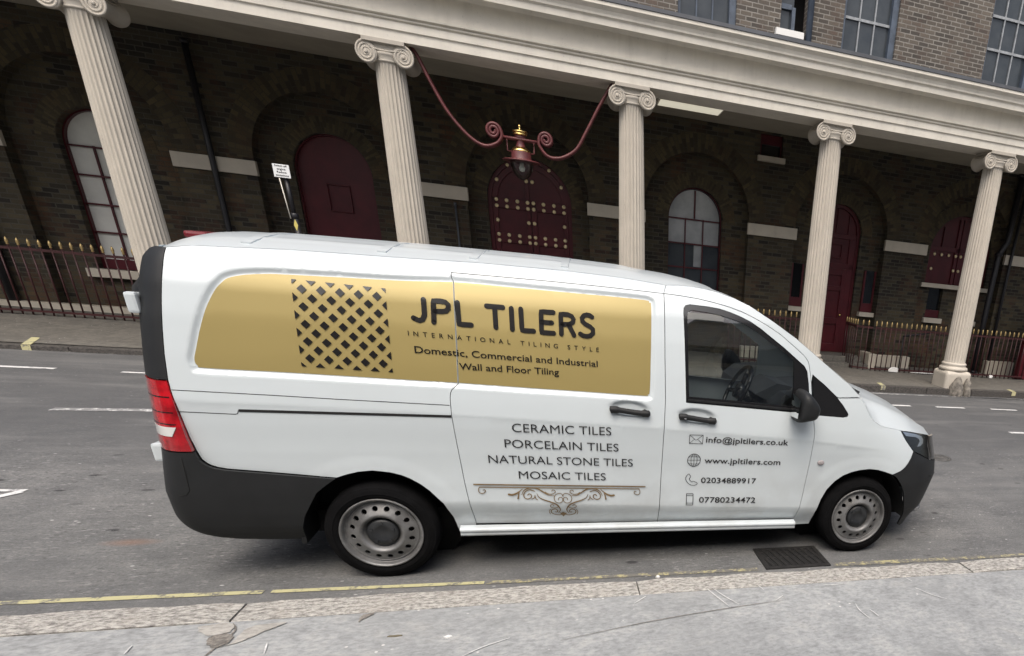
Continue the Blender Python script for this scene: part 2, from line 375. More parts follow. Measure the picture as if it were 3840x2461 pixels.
def asphalt():
    q = NT('asphalt'); big = q.noise(.35, 4, .6); mid = q.noise(3.0, 6, .65); fine = q.noise(65, 4, .8)
    st = q.n('ShaderNodeMapping', {'Vector': q.tc, 'Scale': (.6, 3.5, 1)}).outputs[0]; streak = q.noise(2.2, 5, .6, st)
    col = q.ramp(mid, (.28, (.100, .101, .101)), (.5, (.145, .146, .143)), (.75, (.195, .194, .188)))
    col = q.mix(.5, col, q.ramp(fine, (.28, (.22, .22, .22)), (.5, (.95, .95, .95)), (.72, (1.9, 1.9, 1.88))), 'MULTIPLY')
    col = q.mix(q.mapr(streak, .45, .75, 0, .5), col, (.085, .086, .088))
    col = q.mix(q.mapr(big, .35, .62, .5, 0), col, (.082, .084, .087))
    sp = q.n('ShaderNodeTexVoronoi', {'Vector': q.n('ShaderNodeMapping', {'Vector': q.tc, 'Scale': (1.0, 1.9, 1)}).outputs[0], 'Scale': 7.0, 'Randomness': 1.}).outputs['Distance']
    gate = q.mapr(q.noise(1.3, 3), .46, .54)
    col = q.mix(q.math('MULTIPLY', q.mapr(sp, .10, .05), gate), col, (.46, .46, .45))
    sp2 = q.n('ShaderNodeTexVoronoi', {'Vector': q.n('ShaderNodeMapping', {'Vector': q.tc, 'Location': (3.3, 1.2, 0), 'Scale': (1.0, 1.7, 1)}).outputs[0], 'Scale': 3.4}).outputs['Distance']
    col = q.mix(q.math('MULTIPLY', q.mapr(sp2, .17, .11), q.mapr(q.noise(.9, 3), .5, .58)), col, (.035, .035, .036))
    fl = q.noise(1.0, 3, .65, q.n('ShaderNodeMapping', {'Vector': q.tc, 'Scale': (22, 46, 20)}).outputs[0])
    fl2 = q.noise(1.0, 3, .65, q.n('ShaderNodeMapping', {'Vector': q.tc, 'Location': (7, 3, 0), 'Scale': (16, 40, 20)}).outputs[0])
    near = q.mapr(q.noise(.8, 4), .40, .62, .15, 1.)
    col = q.mix(q.math('MULTIPLY', q.mapr(fl, .55, .65, 0, .75), near), col, (.055, .055, .056))
    col = q.mix(q.math('MULTIPLY', q.mapr(fl2, .575, .66, 0, .6), near), col, (.30, .30, .29))
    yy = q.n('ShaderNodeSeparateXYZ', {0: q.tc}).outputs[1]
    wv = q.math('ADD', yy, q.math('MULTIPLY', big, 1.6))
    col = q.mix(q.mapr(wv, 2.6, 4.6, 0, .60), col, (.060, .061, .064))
    col = q.mix(q.math('MULTIPLY', q.mapr(q.noise(1.1, 4, .6, q.n('ShaderNodeMapping', {'Vector': q.tc, 'Scale': (.25, 1.6, 1)}).outputs[0]), .52, .66), .4), col, (.19, .188, .182))
    rust = q.n('ShaderNodeVectorMath', {0: q.n('ShaderNodeVectorMath', {0: q.tc, 1: (-1.62, .70, 0)}, operation='SUBTRACT').outputs[0], 1: (5.5, 14., 1)}, operation='MULTIPLY').outputs[0]
    rl = q.n('ShaderNodeVectorMath', {0: rust}, operation='LENGTH').outputs['Value']
    col = q.mix(q.mapr(rl, 1.0, .2, 0, .35), col, (.26, .12, .06))
    rb = q.n('ShaderNodeBump', {'Height': fine, 'Strength': .55, 'Distance': .006})
    q.t.links.new(rb.outputs[0], q.b.inputs['Normal'])
    return q.out(col, q.mapr(mid, .3, .7, .75, .92))
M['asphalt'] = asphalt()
def paving(name, base, warm, joints=True):
    q = NT(name); big = q.noise(.8, 5, .6); mid = q.noise(7, 6, .72); fine = q.noise(1., 4, .72, q.n('ShaderNodeMapping', {'Vector': q.tc, 'Scale': (24, 40, 24)}).outputs[0])
    col = q.ramp(mid, (.30, tuple(c * .74 for c in base)), (.5, base), (.74, warm))
    col = q.mix(.5, col, q.ramp(fine, (.36, (.55, .55, .55)), (.5, (.98, .98, .98)), (.64, (1.28, 1.28, 1.26))), 'MULTIPLY')
    col = q.mix(q.mapr(big, .50, .72, 0, .45), col, tuple(c * .62 for c in base))
    st = q.n('ShaderNodeMapping', {'Vector': q.tc, 'Rotation': (0, 0, .55), 'Scale': (1.2, 16, 1)}).outputs[0]
    col = q.mix(q.math('MULTIPLY', q.mapr(q.noise(2.4, 4, .6, st), .62, .78, 0, .55), q.mapr(q.noise(1.1, 2), .45, .6)), col, (.50, .50, .49))
    vo = q.n('ShaderNodeTexVoronoi', {'Vector': q.tc, 'Scale': 11.}).outputs['Distance']
    col = q.mix(q.math('MULTIPLY', q.mapr(vo, .10, .06), q.mapr(q.noise(2.1, 3), .52, .58)), col, (.58, .57, .55))
    if joints:
        bt = q.n('ShaderNodeTexBrick', {'Vector': q.tc, 'Scale': 1., 'Mortar Size': .006, 'Brick Width': .9, 'Row Height': .62, 'Mortar Smooth': .1})
        col = q.mix(q.math('MULTIPLY', bt.outputs['Fac'], .8), col, (.05, .048, .044))
    q.bump(fine, .35, .004)
    return q.out(col, .85)
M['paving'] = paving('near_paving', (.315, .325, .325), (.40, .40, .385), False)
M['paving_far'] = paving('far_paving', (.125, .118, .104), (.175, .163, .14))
def granite(name, base, dark):
    q = NT(name); f = q.noise(1., 4, .75, q.n('ShaderNodeMapping', {'Vector': q.tc, 'Scale': (26, 50, 40)}).outputs[0]); m = q.noise(6, 5, .6)
    col = q.ramp(f, (.38, dark), (.5, base), (.62, tuple(min(1, c * 1.45) for c in base)))
    col = q.mix(q.mapr(m, .5, .75, 0, .4), col, (base[0] * .95, base[1] * .88, base[2] * .83))
    q.bump(q.noise(38, 5, .7), .8, .012); return q.out(col, .8)
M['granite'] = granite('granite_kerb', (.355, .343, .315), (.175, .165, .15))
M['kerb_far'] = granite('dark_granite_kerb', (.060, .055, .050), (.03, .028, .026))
def worn(name, col, under, lo, hi, sc=9.):
    q = NT(name); f = q.noise(sc, 6, .7); f2 = q.noise(60, 3, .7)
    g = q.mapr(q.math('ADD', f, q.math('MULTIPLY', f2, .35)), lo, hi)
    return q.out(q.mix(g, under, q.mix(f2, tuple(c * .8 for c in col), col)), .8)
M['yellow'] = worn('worn_yellow_paint', (.50, .47, .265), (.15, .147, .135), .545, .66)
M['yellow_worn'] = worn('faded_yellow_paint', (.44, .40, .22), (.15, .145, .13), .66, .78, 14.)
M['white_line'] = worn('worn_white_paint', (.66, .66, .65), (.2, .2, .198), .52, .64)
M['white_faint'] = worn('faint_white_paint', (.60, .60, .59), (.20, .20, .198), .70, .78, 10.)

# ------------------------------------------------------------------ ground
def to_street(x, y): return (x * math.cos(BA) + y * math.sin(BA), -x * math.sin(BA) + y * math.cos(BA))
def to_world(X, Y): return (X * math.cos(BA) - Y * math.sin(BA), X * math.sin(BA) + Y * math.cos(BA))
def zr(X, Y): return max(0., min(1., (Y - 4.2) / 3.3)) * max(0., min(.11, .030 - .0052 * X))
def kerb_y(x): return -.318 - .0128 * x
def seam_y(x): return -.545 - .0095 * x
KH = .08
def grid(xs, ys, zf, name, m, street=False, thick=0):
    b = MB(); vs = [(x, y, zf(x, y)) for y in ys for x in xs]; n = len(xs)
    b.add(vs, [(j * n + i, j * n + i + 1, (j + 1) * n + i + 1, (j + 1) * n + i) for j in range(len(ys) - 1) for i in range(n - 1)], True)
    return tag(b.build(name, m, None, street=street), kind='structure')
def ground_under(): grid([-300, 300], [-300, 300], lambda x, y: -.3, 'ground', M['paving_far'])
ground_under()
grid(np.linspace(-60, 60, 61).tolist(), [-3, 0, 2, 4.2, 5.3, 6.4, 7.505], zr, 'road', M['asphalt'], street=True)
def near_pavement():
    xs = np.linspace(-40, 40, 81); b = MB(); vs = []
    for x in xs: vs += [(x, seam_y(x) - .012, KH - .002), (x, -9, KH + .05), (x, seam_y(x) - .012, -.05)]
    b.add(vs, [f for i in range(len(xs) - 1) for f in ((3 * i, 3 * i + 3, 3 * i + 4, 3 * i + 1), (3 * i + 2, 3 * i + 5, 3 * i + 3, 3 * i))])
    tag(b.build('pavement', M['paving'], street=False), kind='structure')
near_pavement()
def near_kerb():                                  # granite kerb stones with tight joints
    b = MB(); j = [-9.2, -7.0, -5.1, -3.3, -1.9, -.60, 1.47, 3.9, 5.7, 7.9, 10, 12, 14.5, 17]; rnd = random.Random(3)
    for x0, x1 in zip(j[:-1], j[1:]):
        x0 += .004; x1 -= .004; dz = rnd.uniform(-.004, .004); n = 14
        xs = np.linspace(x0, x1, n); vs = []
        for k, x in enumerate(xs):
            wv = .007 * math.sin(9 * x) + .005 * math.sin(23 * x + 1); e = .012 if k in (0, n - 1) else 0
            vs += [(x, seam_y(x) - e * .2, -.1), (x, seam_y(x) + .004, KH + dz - .004 - e), (x, seam_y(x) + .016, KH + dz - e * .6), (x, kerb_y(x) - .022 + wv, KH + dz - .004 - e), (x, kerb_y(x) + wv, KH + dz - .026 - e), (x, kerb_y(x) + .012 + wv, -.1)]
        fs = [(6 * i + a, 6 * i + a + 6, 6 * i + a + 7, 6 * i + a + 1) for i in range(n - 1) for a in range(5)] + [(0, 1, 2, 3, 4, 5), tuple(6 * (n - 1) + a for a in range(5, -1, -1))]
        b.add(vs, fs, False)
    tag(b.build('kerb', M['granite'], street=False), kind='structure')
near_kerb()
def strip(name, pts, wid, m, street=True, z=.004, zf=zr):      # painted marking
    pts = [np.array(p, float) for p in pts]; b = MB(); vs = []
    P = []
    for p, q in zip(pts[:-1], pts[1:]):
        n = max(1, int(np.hypot(*(q - p)) / .15)); P += [p + (q - p) * k / n for k in range(n)]
    P.append(pts[-1]); rnd = random.Random(len(P))
    for i, p in enumerate(P):
        t = P[min(i + 1, len(P) - 1)] - P[max(i - 1, 0)]; t = t / np.hypot(*t); nn = np.array([-t[1], t[0]]); wv = wid / 2 * rnd.uniform(.86, 1.05)
        for s in (1, -1): a = p + nn * wv * s; vs.append((a[0], a[1], (zf(*a) if zf else 0) + z))
    b.add(vs, [(2 * i, 2 * i + 1, 2 * i + 3, 2 * i + 2) for i in range(len(P) - 1)])
    return tag(b.build(name, m, None, street=street), kind='structure')
yl = lambda x: -.030 - .042 * (x + 1.78)
strip('yellow_line', [(x, yl(x)) for x in (-6, -3, -1.78, -.62)], .046, M['yellow'], False)
strip('yellow_line', [(x, yl(x)) for x in (-.58, 0, .55)], .042, M['yellow'], False, z=.0045)
strip('yellow_line', [(x, -.131 - .024 * (x - .56)) for x in (.56, 1.2, 2.35)], .044, M['yellow_worn'], False)
strip('yellow_line', [(x, -.175 - .020 * (x - 2.9)) for x in (2.95, 4.2, 8)], .055, M['yellow_worn'], False)
# lane and bay markings on the road
for a, bb, wd, mm in [((-7.2, 6.36), (-5.16, 6.34), .09, 'white_line'), ((-4.48, 6.30), (-3.2, 6.30), .07, 'white_line'), ((6.3, 6.20), (6.9, 6.20), .10, 'white_line'), ((7.42, 6.19), (8.03, 6.19), .09, 'white_line'), ((8.6, 6.18), (9.17, 6.16), .09, 'white_line'), ((9.75, 6.15), (10.3, 6.15), .09, 'white_line'),
                  ((7.68, 4.31), (9.0, 4.30), .10, 'white_line'), ((-4.05, 4.30), (-3.1, 4.36), .13, 'white_faint'), ((-6.6, 4.2), (-5.2, 4.25), .12, 'white_faint'), ((-9, 7.56), (11, 7.32), .05, 'white_faint'), ((1.2, 7.30), (14, 7.36), .05, 'white_faint')]:
    strip('lane_line', [a, bb], wd, M[mm])
strip('bay_line', [(-4.6, 1.77), (-2.74, 1.73)], .055, M['white_line'])
strip('bay_line', [(-2.75, 1.70), (-3.0, 1.25), (-3.2, .9)], .06, M['white_line'], z=.0055)
# far kerb and pavement
zpf = lambda X, Y: .130 + (Y - 7.5) / 2.4 * max(-.05, min(.12, .045 - .0082 * X)) if Y > 7.55 else .130
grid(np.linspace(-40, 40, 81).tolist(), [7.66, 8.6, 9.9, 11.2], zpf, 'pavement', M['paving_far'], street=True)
def far_kerb():
    b = MB(); x = -30.
    rnd = random.Random(5)
    while x < 30:
        L = rnd.uniform(1.0, 1.7); b.box(x + .004, x + L - .004, 7.5 + rnd.uniform(-.004, .004), 7.658, -.05, .128 + rnd.uniform(-.003, .003)); x += L
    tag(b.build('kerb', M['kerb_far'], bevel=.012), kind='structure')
far_kerb()
for X, sk, yy in ((-6.10, -.20, 8.05), (6.95, .06, 7.85), (10.05, .08, 7.82)):
    b = MB(); n = 6; vs = []
    for k in range(n + 1):
        Y = 7.505 + (yy - 7.505) * k / n
        for dx in (-.05, .05): vs.append((X + dx + sk * k / n, Y, zpf(X, Y) + (.005 if Y > 7.66 else .004)))
    b.add(vs, [(2 * k, 2 * k + 1, 2 * k + 3, 2 * k + 2) for k in range(n)])
    b.add([(X - .05, 7.493, .05), (X + .05, 7.493, .05), (X + .05, 7.493, .131), (X - .05, 7.493, .131)], [(0, 1, 2, 3)])
    tag(b.build('kerb_mark', M['yellow']), kind='structure')
# repairs, a drain channel and scratches on the near pavement
def blotch(name, pts, m, z):
    q = smooth_poly(pts, True, 5); rnd = random.Random(len(q)); b = MB()
    q = [(x + rnd.uniform(-.006, .006), y + rnd.uniform(-.005, .005)) for x, y in q]
    b.add([(x, y, z) for x, y in q], [tuple(range(len(q)))]); tag(b.build(name, m, street=False), kind='structure')
M['cement'] = paving('cement_patch', (.37, .355, .325), (.43, .415, .385), False); M['tar'] = granite('tar_patch', (.20, .185, .165), (.13, .12, .105))
pz = lambda x, y: KH - .002 + .05 * max(0, (-.55 - y)) / 8.4
blotch('cement_patch', [(-.70, -.600), (-.657, -.575), (-.575, -.575), (-.545, -.64), (-.575, -.68), (-.636, -.682)], M['cement'], KH + .004)
blotch('cement_patch', [(-.501, -.758), (-.492, -.654), (-.455, -.615), (-.33, -.600), (-.40, -.682), (-.458, -.753), (-.529, -.803)], M['cement'], KH + .004)
blotch('tar_patch', [(-.615, -.737), (-.60, -.688), (-.553, -.677), (-.521, -.702), (-.514, -.768), (-.534, -.79), (-.56, -.81)], M['tar'], KH + .0055)
blotch('tar_patch', [(.005, -.585), (.03, -.575), (.06, -.572), (.03, -.61), (.0, -.66)], M['tar'], KH + .004)
def scratch(name, pts, wd, m):
    V, F = ribbon(smooth_poly(pts, n=5), [wd * .4, wd, wd, wd * .3], False); b = MB(); b.add([(x, y, pz(x, y) + .0055) for x, y in V], F); tag(b.build(name, m, street=False), kind='structure')
M['chalk'] = mat('scratch_white', (.62, .62, .61), .9, noise=.3, nscale=30)
for p in ([(1.89, -.56), (1.93, -.68), (1.98, -.82)], [(1.93, -.565), (1.98, -.68), (2.04, -.79)], [(2.23, -.56), (2.25, -.63)], [(2.78, -.90), (2.77, -.98), (2.79, -1.09)], [(2.84, -.98), (2.86, -1.07)], [(3.31, -.60), (3.33, -.66)], [(2.67, -.62), (2.75, -.628), (2.82, -.62)], [(1.5, -.60), (1.42, -.68)], [(-.9, -.72), (-.895, -.80)], [(-.35, -.80), (-.33, -.90)], [(.75, -.95), (.62, -1.02), (.50, -1.12)], [(3.3, -.75), (3.36, -.86), (3.44, -.94)], [(2.35, -.72), (2.28, -.78)]): scratch('scratch', p, .008, M['chalk'])
scratch('crack', [(-.568, -.572), (-.535, -.633), (-.534, -.70), (-.553, -.80), (-.57, -.90), (-.62, -1.1)], .010, M['tar'])
scratch('crack', [(1.0, -1.02), (1.5, -.90), (2.0, -.82), (2.35, -.78)], .006, M['tar'])
# gully grate by the front wheel
t = empty('drain_grate', (2.66, .08, 0), 'black cast iron gully grate set in the road against the kerb by the front wheel', 'drain', street=False)
b = MB(); x0, x1, y0, y1 = 2.41, 2.92, -.19, .165
for bx in ((x0, x0 + .035, y0, y1), (x1 - .035, x1, y0, y1), (x0 + .035, x1 - .035, y0, y0 + .035), (x0 + .035, x1 - .035, y1 - .035, y1)): b.box(*bx, -.03, .012)
b.build('frame', M['iron'], t, bevel=.004)
b = MB()
for k in range(9):
    xx = x0 + .06 + k * .052
    b.prism([(xx, y0 + .04), (xx + .024, y0 + .04), (xx + .024 - .05, y1 - .04), (xx - .05 + .0, y1 - .04)], -.02, .0095, 'z')
b.box(x0 + .035, x1 - .035, -.01, .012, -.02, .005); b.box(x0 + .035, x1 - .035, .09, .112, -.02, .005)
b.build('bars', M['iron'], t)
b = MB(); b.box(x0 + .03, x1 - .03, y0 + .03, y1 - .03, -.12, .0035); b.build('pit', M['dark'], t)
# manhole cover in the road ahead of the van
t = empty('manhole_cover', (5.62, 2.66, 0), 'small round worn metal cover in the road ahead of the van', 'manhole cover', street=False)
b = MB(); b.lathe([(.17, .002), (.17, .007), (.135, .008), (.13, .003)], 28, (5.62, 2.66, 0), cap=False); b.build('rim', M['worn_iron'], t)
b = MB(); b.lathe([(.128, .002), (.125, .006), (.05, .007), (.045, .004), (.001, .004)], 28, (5.62, 2.66, 0)); b.build('lid', M['worn_iron'], t)
# bits of litter
def flake(name, x, y, z, sx, sy, m, label, cat, seed, street=False, h=.004):
    rnd = random.Random(seed); b = MB(); n = 8; a0 = rnd.uniform(0, 6)
    top = [(x + sx * math.cos(a0 + k * PI / 4) * rnd.uniform(.7, 1.05), y + sy * math.sin(a0 + k * PI / 4) * rnd.uniform(.7, 1.05), z + h * rnd.uniform(.5, 1.6)) for k in range(n)]
    b.add(top + [(p[0], p[1], z) for p in top] + [(x, y, z + h * 1.8)], [(i, (i + 1) % n, 16) for i in range(n)] + [(i, n + i, n + (i + 1) % n, (i + 1) % n) for i in range(n)])
    return tag(b.build(name, m, street=street), label, cat)
flake('paper_scrap', .45, -.88, KH, .020, .016, M['paper'], 'square white scrap of paper on the near pavement', 'litter', 1)
flake('leaf', .20, -.83, KH, .035, .009, M['leaf'], 'thin dry brown leaf on the near pavement', 'leaf', 2)
flake('pebble', 1.63, -.21, .004, .016, .013, M['paper'], 'pale pebble on the road at the kerb edge', 'pebble', 3, h=.012)
flake('plastic_bag', 8.22, 9.62, .128, .14, .07, M['paper'], 'crumpled white plastic bag at the foot of the railing', 'litter', 4, True, .06)
flake('paper_strip', 9.0, 9.66, .126, .32, .03, M['paper'], 'long flat white paper strip lying along the railing foot', 'litter', 5, True, .008)
flake('paper_cup', 10.85, 9.55, .118, .06, .045, M['paper'], 'small white litter scrap before the far right railing', 'litter', 6, True, .04)

# ------------------------------------------------------------------ theatre building
YW = 10.8
theatre = empty('theatre_building', (2, 9, 0), 'dark brick theatre with a long pale columned portico across the street', 'building')
TO = Vector((2, 9, 0))
const = lambda c: (lambda x, z: np.full(np.shape(x), float(c)))
def arch_poly(cx, r, spring, zb, n=28): return [(cx - r, zb), (cx + r, zb)] + [(cx + r * math.cos(PI * k / n), spring + r * math.sin(PI * k / n)) for k in range(n + 1)]
bays = [(-9.75, 'a'), (-6.40, 'w1'), (-3.02, 'd1'), (.335, 'd2'), (3.67, 'w2'), (6.98, 'd3'), (10.27, 'w3'), (13.6, 'a'), (16.9, 'a')]
RR, SP = 1.12, 2.97
# lower wall: piers with arched recesses
outl = [(-16, -.2), (22, -.2), (22, 4.63), (-16, 4.63)]
def wall_with_recess():
    holes = [arch_poly(cx, RR, SP, -.1) for cx, k in bays]
    extra_holes = [[(4.93, 4.20), (5.42, 4.20), (5.42, 4.60), (4.93, 4.60)]]
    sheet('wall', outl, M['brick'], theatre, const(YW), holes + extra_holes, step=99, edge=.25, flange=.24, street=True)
wall_with_recess()
def up_hole(x0, x1, z0, z1): return [(x0, z0), (x1, z0), (x1, z1), (x0, z1)]
ups = [(3.16, 4.28), (6.47, 7.66), (9.80, 11.02), (13.1, 14.3), (-.2, .95), (-3.5, -2.35), (-6.8, -5.6)]
vent = (5.16, 5.70, 5.5, 7.6)
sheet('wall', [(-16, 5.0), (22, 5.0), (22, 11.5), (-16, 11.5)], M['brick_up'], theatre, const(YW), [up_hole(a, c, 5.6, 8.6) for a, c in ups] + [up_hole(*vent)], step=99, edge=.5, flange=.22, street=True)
def box_part(name, m, x0, x1, y0, y1, z0, z1, parent=None, bevel=0):
    b = MB(); b.box(x0, x1, y0, y1, z0, z1); return b.build(name, m, parent or theatre, bevel)
# infill walls inside the recesses
dims = {'w1': (.535, 2.88, .96), 'd1': (.62, 2.90, .15), 'd2': (.785, 2.80, .15), 'w2': (.585, 2.90, 1.0), 'd3': (.58, 2.97, .33), 'w3': (.86, 2.80, 2.12)}
YI = YW + .24
for cx, k in bays:
    hs = [arch_poly(cx, *dims[k])] if k != 'a' else []
    if k == 'w3': hs += [up_hole(cx - .70, cx - .30, 1.32, 2.02), up_hole(cx + .30, cx + .70, 1.32, 2.02)]
    sheet('wall', arch_poly(cx, RR + .05, SP, -.15), M['brick'], theatre, const(YI), hs, step=99, edge=.2, flange=.16, street=True)
    for r0, r1, yy in ((RR + .004, RR + .34, YW - .006),) + (((dims[k][0] + .01, dims[k][0] + .27, YI - .006),) if k != 'a' else ()):
        sp = SP if yy < YI - .1 else dims[k][1]; n = 40; b = MB(); vs = []
        for i in range(n + 1):
            t = PI * i / n
            for r in (r0, r1): vs += [(cx + r * math.cos(t), yy, sp + r * math.sin(t)), (cx + r * math.cos(t), yy + .02, sp + r * math.sin(t))]
        fs = []
        for i in range(n):
            a = 4 * i; fs += [(a, a + 2, a + 6, a + 4), (a, a + 4, a + 5, a + 1), (a + 2, a + 3, a + 7, a + 6)]
        e = bpy.data.objects.new('brick_arch', None)
        b.add([(v[0] - cx, v[1] - yy, v[2] - sp) for v in vs], fs)
        o = MB(); o.v = [(v[0] + TO.x, v[1] + TO.y, v[2] + TO.z) for v in b.v]; o.f = b.f; o.sm = b.sm; o.mi = b.mi
        ob = o.build('brick_arch', M['brick_arch'], theatre); ob.location = Vector((cx, yy, sp)) - TO
# small slit windows beside the doors in the piers
def slit(cx, z0, z1, wdt=.30):
    b = MB(); b.box(cx - wdt / 2, cx + wdt / 2, YI - .045, YI - .008, z0, z1); f = b.build('window', M['dark_glass'], theatre)
    b = MB(); b.box(cx - wdt / 2 - .02, cx - wdt / 2 + .02, YI - .07, YI - .006, z0, z1); b.box(cx + wdt / 2 - .02, cx + wdt / 2 + .02, YI - .07, YI - .006, z0, z1); b.box(cx - wdt / 2 + .02, cx + wdt / 2 - .02, YI - .068, YI - .006, z0, z0 + .2); b.build('frame', M['maroon'], f)
    b = MB(); b.box(cx - wdt / 2 - .06, cx + wdt / 2 + .08, YI - .14, YI + .01, z0 - .10, z0 - .003); b.build('sill', M['band'], f)
slit(7.90, 1.32, 2.24, .26); slit(6.06, 1.32, 2.24, .26)
# stone impost bands on the piers
for (c0, k0), (c1_, k1) in zip(bays[:-1], bays[1:]):
    box_part('stone_band', M['band'], c0 + RR - .03, c1_ - RR + .03, YW - .065, YW + .02, 2.70, 2.925, bevel=.006)
# windows with arched heads
def arched_window(cx, r, spring, zb, pane, fr, yy, zrows, fan=True, cols=3):
    f = bpy.data.objects.new('window', None)
    b = MB(); b.prism(arch_poly(cx, r - .01, spring, zb), yy + .10, yy + .115); w_ = b.build('window', pane, theatre)
    b = MB(); n = 28; P0 = arch_poly(cx, r, spring, zb, n); P1 = arch_poly(cx, r - .022, spring, zb + .16, n); m = len(P0)
    vs = [(p[0], yy + .02, p[1]) for p in P0] + [(p[0], yy + .02, p[1]) for p in P1] + [(p[0], yy + .10, p[1]) for p in P1] + [(p[0], yy + .10, p[1]) for p in P0]
    b.add(vs, [f_ for i in range(m) for f_ in ((i, (i + 1) % m, m + (i + 1) % m, m + i), (m + i, m + (i + 1) % m, 2 * m + (i + 1) % m, 2 * m + i))])
    b.build('frame', fr, w_)
    b = MB()
    for z in zrows: b.box(cx - r + .02, cx + r - .02, yy + .05, yy + .099, z - .014, z + .014)
    for i in range(1, cols): x = cx - r + 2 * r * i / cols; b.box(x - .012, x + .012, yy + .055, yy + .098, zb + .16, spring)
    b.box(cx - .016, cx + .016, yy + .055, yy + .098, spring, spring + r - .05)
    b.build('glazing_bars', fr, w_)
    b = MB(); b.box(cx - r - .12, cx + r + .12, YI - .14, YI + .05, zb - .14, zb - .002); b.build('sill', M['band'], w_, bevel=.008)
    return w_
arched_window(-6.40, *dims['w1'], M['blind'], M['maroon'], YI + .12, (2.86, 2.43, 1.99, 1.55))
w2 = arched_window(3.67, *dims['w2'], M['up_glass'], M['maroon'], YI + .12, (2.88, 2.40, 1.92, 1.5))
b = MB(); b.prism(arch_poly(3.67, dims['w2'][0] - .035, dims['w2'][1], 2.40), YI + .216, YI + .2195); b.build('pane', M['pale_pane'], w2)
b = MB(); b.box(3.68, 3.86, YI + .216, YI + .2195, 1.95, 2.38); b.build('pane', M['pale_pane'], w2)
# pale panes above have reflections painted into their colour; dark backing wall below
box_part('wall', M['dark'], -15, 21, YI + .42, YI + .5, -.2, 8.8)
# doors
def arched_door(cx, r, spring, zb, leaves, studs, name='door', fan=None):
    yy = YI + .10
    b = MB(); b.prism(arch_poly(cx, r, spring, zb), yy + .04, yy + .10); d = b.build(name, M['maroon'], theatre)
    # frame ring
    fw_ = .07 if leaves and name != 'hatch' else .02
    b = MB(); n = 28; P0 = arch_poly(cx, r, spring, zb, n); P1 = [(cx - r + fw_, zb), (cx + r - fw_, zb)] + [(cx + (r - fw_) * math.cos(PI * k / n), spring + (r - fw_) * math.sin(PI * k / n)) for k in range(n + 1)]; m = len(P0)
    vs = [(p[0], yy - .02, p[1]) for p in P0] + [(p[0], yy - .02, p[1]) for p in P1] + [(p[0], yy + .039, p[1]) for p in P1]
    b.add(vs, [f_ for i in range(1, m) for f_ in ((i, (i + 1) % m, m + (i + 1) % m, m + i), (m + i, m + (i + 1) % m, 2 * m + (i + 1) % m, 2 * m + i))])
    b.build('frame', M['maroon'], d)
    b = MB()
    for x0, x1, z0, z1 in leaves: b.box(x0, x1, yy - .004, yy + .039, z0, z1)
    if studs and name == 'door':
        for a0, a1 in ((4, 86), (94, 176)):
            an = np.radians(np.linspace(a0, a1, 14)); q = [(cx + (r - .075) * math.cos(t), spring + (r - .075) * math.sin(t)) for t in an] + [(cx + (r - .175) * math.cos(t), spring + (r - .175) * math.sin(t)) for t in an[::-1]]
            b.prism(q, yy - .003, yy + .039)
    if leaves: b.build('rails', M['maroon'], d, bevel=.006)
    if studs:
        b = MB(); b.lathe([(.036, 0), (.035, -.010), (.026, -.020), (.011, -.026), (.001, -.027)], 14, (studs[0][0], yy - .006, studs[0][1]), 'y', cap=False); s0 = b.build('stud', M['stud'], d)
        for sx, sz in studs[1:]:
            s = s0.copy(); C.objects.link(s); s.parent = d; s.location = (sx - studs[0][0], 0, sz - studs[0][1])
    return d
cx = .335
def dbl_rails(cx, r, rows):
    L = []
    for a, c in ((cx - r + .075, cx - .012), (cx + .012, cx + r - .075)):
        L += [(a, a + .095, rows[0], rows[-1] - .0), (c - .075, c, rows[0], rows[-1] + .62)]
        L += [(a + .095, c - .075, z - .085, z + .085) for z in rows]
    return L
st2 = []
for sgn in (-1, 1):
    xs = [cx + sgn * q for q in (.055, .245, .445, .635)]
    for zc in (2.76, 2.14, 1.50, .9, .4): st2 += [(x, zc + dz) for x in xs for dz in (-.055, .055)]
    st2 += [(cx + sgn * .055, z) for z in (3.19, 2.45, 1.82)] + [(cx + sgn * .635, z) for z in (2.45, 1.82)] + [(cx + sgn * .60, 3.16), (cx + sgn * .385, 3.43)]
arched_door(cx, *dims['d2'], dbl_rails(cx, .785, [.4, .9, 1.5, 2.14, 2.76]), st2)
# arched inner moulding of the centre door
cx = -3.02; arched_door(cx, *dims['d1'], [(cx - .19, cx + .19, 2.28, 2.30), (cx - .19, cx + .19, 2.72, 2.74), (cx - .19, cx - .17, 2.30, 2.72), (cx + .17, cx + .19, 2.30, 2.72)], [], name='hatch')
cx = 6.98
d3 = arched_door(cx, *dims['d3'], [(cx - .51, cx + .51, 2.86, 2.96), (cx - .51, cx + .51, 2.22, 2.34), (cx - .51, cx - .36, .33, 2.86), (cx + .36, cx + .51, .33, 2.86), (cx - .36, cx - .26, .33, 2.22), (cx + .26, cx + .36, .33, 2.22), (cx - .26, cx + .26, 2.08, 2.22), (cx - .26, cx + .26, 1.74, 1.84), (cx - .26, cx + .26, .98, 1.12), (cx - .26, cx + .26, .33, .52),
      (cx - .20, cx + .20, 2.44, 2.47), (cx - .20, cx + .20, 2.73, 2.76), (cx - .2, cx - .17, 2.47, 2.73), (cx + .17, cx + .2, 2.47, 2.73), (cx - .30, cx - .285, 2.96, 3.40), (cx - .015, cx + .015, 2.96, 3.5), (cx + .285, cx + .30, 2.96, 3.40)], [])
b = MB(); b.lathe([(.012, 0), (.014, -.03), (.032, -.045), (.03, -.065), (.005, -.075)], 14, (cx + .31, YI + .11, 1.2), 'y'); b.build('knob', M['brass'], d3)
cx = 10.27
st3 = [(cx + s * q, z) for s in (-1, 1) for q in (.07, .27, .47, .67) for z in (2.78,)] + [(cx + s * q, 2.45) for s in (-1, 1) for q in (.07, .70)]
